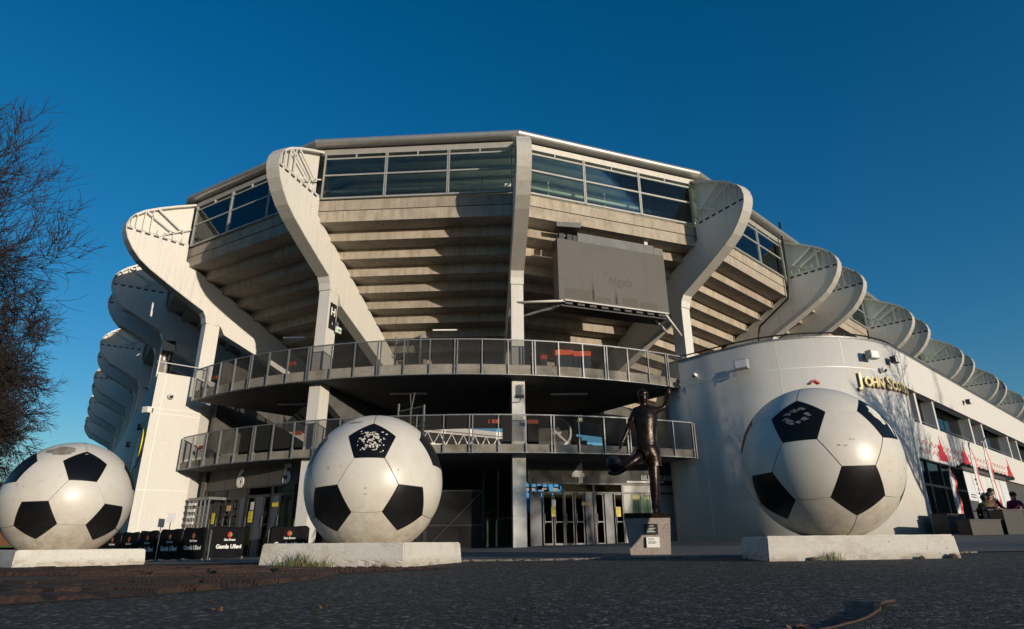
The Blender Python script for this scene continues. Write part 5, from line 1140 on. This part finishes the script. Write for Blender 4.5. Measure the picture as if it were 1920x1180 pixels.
def seated(x, y, face, cloth, label, lean=.1, hgt=1.0, arm=.3):
    """seated figure; face = yaw in degrees the person looks towards (0 = +x)"""
    z = G(x, y)+.45; o = empty('person', (x, y, G(x, y)), label, 'person', 'people at the terrace table'); f = Vector((math.cos(R(face)), math.sin(R(face)), 0)); s_ = Vector((-f.y, f.x, 0)); b = Vector((x, y, z))
    def p(a, c, h): v = b+f*a+s_*c+Vector((0, 0, h)); return tuple(v)
    Jd = {'pel': (*p(0, 0, .08), .15, .12), 'wai': (*p(.02+lean*.2, 0, .28), .14, .11), 'che': (*p(.04+lean*.7, 0, .48*hgt), .17, .12), 'up': (*p(.05+lean, 0, .58*hgt), .13, .1), 'nk': (*p(.06+lean*1.15, 0, .66*hgt), .055), 'h0': (*p(.09+lean*1.2, 0, .73*hgt), .08), 'h1': (*p(.09+lean*1.2, 0, .82*hgt), .095), 'h2': (*p(.07+lean*1.2, 0, .89*hgt), .075)}
    E = [('pel', 'wai'), ('wai', 'che'), ('che', 'up'), ('up', 'nk'), ('nk', 'h0'), ('h0', 'h1'), ('h1', 'h2')]
    for k, c in (('l', 1), ('r', -1)):
        Jd.update({k+'s': (*p(.05+lean, c*.17, .57*hgt), .07), k+'e': (*p(.12+lean, c*.25, .36*hgt), .055), k+'w': (*p(.30+arm*.3, c*.16, .33*hgt), .038), k+'m': (*p(.37+arm*.3, c*.13, .34*hgt), .04, .025), k+'hip': (*p(.05, c*.1, .06), .11), k+'kn': (*p(.44, c*.12, .06), .08), k+'an': (*p(.44, c*.12, -.36), .05), k+'to': (*p(.60, c*.13, -.41), .04)})
        E += [('up', k+'s'), (k+'s', k+'e'), (k+'e', k+'w'), (k+'w', k+'m'), ('pel', k+'hip'), (k+'hip', k+'kn'), (k+'kn', k+'an'), (k+'an', k+'to')]
    body = skin_body('body', Jd, E, cloth, o, 1); body.data.materials.append(MT['skin']); body.data.materials.append(MT['hair_dark'])
    hc = Vector(Jd['h1'][:3])-Vector((x, y, G(x, y))); hand = [Vector(Jd[k+'m'][:3])-Vector((x, y, G(x, y))) for k in 'lr']
    for pl in body.data.polygons:
        c = pl.center
        if c.z > Jd['nk'][2]-G(x, y): pl.material_index = 1 if (c-hc).dot(f) > -.01 and c.z < hc.z+.06 else 2
        elif min((c-h_).length for h_ in hand) < .06: pl.material_index = 1
    q = MB(); q.add(*ico(tuple(Vector(Jd['h1'][:3])-f*.02+Vector((0, 0, .03))), .11, 2, (1, 1, .95))); hv = q.build('hair', 'hair_dark', o, True)
    q = MB(); q.add(*ico(tuple(Vector(Jd['h0'][:3])+f*.098+Vector((0, 0, .03))), .02, 1)); q.build('nose', 'skin', o, True)
    st_ = MB(); M = wallframe((x, y), (f.x, f.y), G(x, y)); st_.box(-.2, .22, -.2, .2, .40, .44, M); st_.box(-.22, -.19, -.2, .2, .44, .85, M)
    for a in (-.18, .18):
        for c in (-.18, .18): st_.box(a-.015, a+.015, c-.015, c+.015, 0, .40, M)
    tag(st_.build('chair', 'dark_steel', org=(x, y, G(x, y))), 'dark terrace chair under the '+label[len('person in '):], 'chair', 'dark terrace chairs')
seated(16.3, 22.3, 60, 'cloth_olive', 'person in an olive jacket at the left end of the terrace table', .22, .86)
seated(16.75, 23.0, -75, 'cloth_maroon', 'person in a maroon top sitting behind the terrace table', .12, .98)
seated(17.0, 23.15, -80, 'cloth_black', 'person in dark clothes with cap leaning over the table', .10, 1.16)
seated(17.7, 23.0, -110, 'cloth_magenta', 'person in a magenta jacket at the terrace table', .2, .98)
seated(18.1, 21.9, 110, 'cloth_black', 'person in black seen from behind at the right edge', .1, 1.2)
def feather_flag(x, y, lab, h=4.2, fw_=.3):
    z = G(x, y); o = empty('feather_flag', (x, y, z), lab, 'flag', 'red and white feather flags by the shop front')
    q = MB(); pts = [(x, y, z), (x, y, z+h*.75), (x+.06, y, z+h*.93), (x+.2, y, z+h)]; q.tube(pts, .02, 6); q.build('pole', 'galvanised', o)
    def strip(a0, a1, nm, mat):
        q = MB(); V = []; n = 12
        for i in range(n+1):
            t_ = i/n; zz = z+.45+(h-.6)*t_; w_ = fw_*(1-max(0, t_-.8)*3.2); wob = .03*math.sin(5*t_*3)
            for a in (a0, a1): V += [(x+.03+w_*a, y+wob, zz), (x+.03+w_*a, y+wob+.006, zz)]
        F = [(4*i+a, 4*i+4+a, 4*i+4+b_, 4*i+b_) for i in range(n) for a, b_ in ((0, 2), (2, 3), (3, 1), (1, 0))]
        q.add(V, F); q.build(nm, mat, o)
    strip(0, .55, 'white_cloth', 'poster_white'); strip(.56, 1.0, 'red_cloth', 'red_paint')
feather_flag(15.1, 22.1, 'red and white feather flag nearest the white wall corner', 2.3, .18); feather_flag(16.6, 22.9, 'red feather flag standing second from the wall corner', 3.3, .11); feather_flag(17.5, 23.4, 'red feather flag standing third, just left of the seated people', 3.4, .11)

# ================================================================== rusty tree grate in the asphalt
GC = Vector((-5.0, 6.1)); gr = empty('tree_grate', (GC.x, GC.y, G(*GC)), 'large round rusty cast-iron tree grate at the left foreground', 'grate')
q = MB(); V = [(GC.x, GC.y, G(*GC)+.004)]; n = 64
for i in range(n): a = 2*math.pi*i/n; p = (GC.x+3.32*math.cos(a), GC.y+3.1*math.sin(a)); V.append((*p, G(*p)+.004))
q.add(V, [(0, 1+i, 1+(i+1) % n) for i in range(n)]); q.build('base_plate', 'soil', gr)
rings = [(.9, 1.45), (1.5, 2.05), (2.1, 2.65), (2.7, 3.25)]; cnt = 0
for ri, (ra, rb_) in enumerate(rings):
    for i in range(72):
        a = 2*math.pi*(i+.5*(ri % 2))/72; wa, wb = .30/ra*ra/72*2*math.pi*.0+.032*ra/1.0, .032*rb_
        t_ = Vector((-math.sin(a), math.cos(a))); o_ = Vector((math.cos(a), math.sin(a)*.94)); h = random.uniform(.022, .045)
        cs_ = [GC+o_*ra-t_*wa, GC+o_*rb_-t_*wb, GC+o_*rb_+t_*wb, GC+o_*ra+t_*wa]
        q = MB(); cen = sum(cs_, Vector((0, 0)))/4; q.prism([(*p, G(*p)+.005) for p in cs_], [(*(p+(cen-p)*.12), G(*p)+h) for p in cs_]); q.build('bar', 'rusty_iron', gr); cnt += 1

sp_ = empty('studded_plate', (-2.0, 7.7, .05), 'rusty studded iron plates along the front of the middle plinth', 'grate')
q = MB(); q.add([(x, y, G(x, y)+.004) for x, y in ((-3.9, 7.3), (-1.9, 6.6), (-.85, 7.45), (-.75, 7.75), (-1.3, 8.02), (-3.5, 8.6))], [tuple(range(6))]); q.build('base_plate', 'rusty_iron', sp_)
for i in range(20):
    for j in range(9):
        x = -3.6+i*.145+(j % 2)*.07; y = 7.02+j*.14-.12*i*.145*2*.5+.12
        if y > 8.55-.27*(x+3.5) or y < 6.75+max(0, (x+1.9)*.8)-min(0, (x+1.9))*.33: continue
        q = MB(); z = G(x, y); q.prism([(x-.045, y-.03, z+.004), (x+.045, y-.03, z+.004), (x+.045, y+.03, z+.004), (x-.045, y+.03, z+.004)], [(x-.03, y-.018, z+.022), (x+.03, y-.018, z+.022), (x+.03, y+.018, z+.022), (x-.03, y+.018, z+.022)]); q.build('stud', 'rusty_iron', sp_)
# ================================================================== weeds, twig, leaves, litter
def tuft(x, y, n, h, lab, mats=('leaf_green', 'leaf_straw'), seed=0):
    rg = random.Random(seed); z = G(x, y); o = empty('weed_tuft', (x, y, z), lab, 'plant', 'weeds at the foot of the plinths')
    for mi, mt_ in enumerate(mats):
        q = MB()
        for i in range(n if mi == 0 else n//2):
            a = rg.uniform(0, 6.28); l_ = h*rg.uniform(.45, 1.0); dx, dy = math.cos(a), math.sin(a)*.6; bx, by = x+rg.gauss(0, .05*n/25), y+rg.gauss(0, .015); w_ = rg.uniform(.003, .006); bend = rg.uniform(.2, .8)
            pts = [Vector((bx+dx*l_*bend*t_*t_, by+dy*l_*bend*t_*t_, z+l_*(t_-.25*bend*t_*t_))) for t_ in (0, .35, .7, 1)]
            for k, (p0, p1) in enumerate(zip(pts[:-1], pts[1:])):
                wa, wb = w_*(1-.28*k), w_*(1-.28*(k+1)); q.add([(p0.x-wa, p0.y, p0.z), (p0.x+wa, p0.y, p0.z), (p1.x+wb, p1.y, p1.z), (p1.x-wb, p1.y, p1.z)], [(0, 1, 2, 3)])
        q.build('blades' if mi == 0 else 'dry_blades', mt_, o)['kind'] = 'stuff'
tuft(-2.72, 8.40, 60, .24, 'tallest grassy weed in front of the middle plinth', seed=1); tuft(-2.92, 8.45, 40, .11, 'low weeds left of the tall weed at the middle plinth', seed=2); tuft(-2.42, 8.32, 40, .13, 'dry weed tuft right of the tall weed at the middle plinth', seed=3); tuft(-1.6, 8.10, 16, .09, 'sparse weed near the front corner of the middle plinth', ('leaf_straw', 'leaf_green'), seed=4)
tuft(3.80, 7.90, 22, .13, 'small green weed in front of the right plinth', seed=5); tuft(3.68, 7.90, 12, .10, 'thin weed just left of the small green one at the right plinth', seed=6)
def clump(x, y, r_, lab, seed):
    rg = random.Random(seed); q = MB(); V, F = ico((x, y, G(x, y)+r_*.3), r_, 3, (1.2, .6, .8)); q.add([(a+rg.gauss(0, r_*.09), b_+rg.gauss(0, r_*.09), c+rg.gauss(0, r_*.09)) for a, b_, c in V], F); tag(q.build('moss_clump', 'soil', org=(x, y, G(x, y))), lab, 'moss', 'moss clumps at the plinths')
clump(3.55, 7.93, .035, 'round dark moss clump left of the weeds at the right plinth', 1); clump(5.16, 7.82, .045, 'dark moss clump at the right end of the right plinth', 2); clump(4.8, 7.84, .03, 'small moss clump near the right end of the right plinth', 3)
tw = empty('fallen_twig', (1.5, 2.9, .03), 'curved brown fallen twig on the asphalt at lower right', 'twig')
pts = [(.98, 2.30), (1.10, 2.40), (1.24, 2.52), (1.40, 2.70), (1.52, 2.86), (1.62, 3.02), (1.70, 3.14), (1.80, 3.20)]
sp = []
for i in range(len(pts)-1):
    P = [Vector((*pts[max(0, min(len(pts)-1, i+k))], 0)) for k in (-1, 0, 1, 2)]
    for u_ in (0, .25, .5, .75): a = P[1]*2; sp.append(.5*(a+(P[2]-P[0])*u_+(P[0]*2-P[1]*5+P[2]*4-P[3])*u_*u_+(P[1]*3-P[0]-P[2]*3+P[3])*u_**3))
n = len(sp); q = MB(); q.tube([(p.x+random.gauss(0, .002), p.y+random.gauss(0, .002), G(p.x, p.y)+.008+.012*max(0, i/n-.6)) for i, p in enumerate(sp)], [.0025+.004*min(1, i/n*1.6)*(1.25 if i % 9 == 4 else 1) for i in range(n)], 8); q.build('stem', 'dry_wood', tw, True)
q = MB(); q.tube([(1.60, 2.99, .045), (1.64, 2.985, .05), (1.67, 2.97, .05)], [.006, .005, .002], 6); q.build('side_shoot', 'dry_wood', tw, True)
def leaf_obj(x, y, r_, lab, seed):
    rg = random.Random(seed); q = MB(); V = [(x, y, G(x, y)+.02)]; k = 14; a0 = rg.uniform(0, 6)
    for i in range(k): a = a0+2*math.pi*i/k; rr = r_*(.55+.45*abs(math.sin(2.5*a))) ; V.append((x+rr*math.cos(a), y+rr*.8*math.sin(a), G(x, y)+.006+rg.uniform(0, .025)))
    q.add(V, [(0, 1+i, 1+(i+1) % k) for i in range(k)]); q.add([(a, b_, c-.0015) for a, b_, c in V], [(0, 1+(i+1) % k, 1+i) for i in range(k)]); tag(q.build('dead_leaf', 'dead_leaf', org=(x, y, G(x, y))), lab, 'leaf', 'dead leaves on the ground')
leaf_obj(.95, 2.33, .05, 'curled dead leaf at the thin end of the fallen twig', 1); leaf_obj(-1.42, 3.25, .03, 'brown dead leaf on the asphalt in front of the tree grate', 2); leaf_obj(-.93, 3.3, .03, 'small dead leaf alone on the asphalt left of the crack', 3)
leaf_obj(-2.2, 4.6, .04, 'pale leaf on the right rim of the tree grate', 4); leaf_obj(-2.6, 5.0, .035, 'dead leaf lying inside the right half of the tree grate', 5)
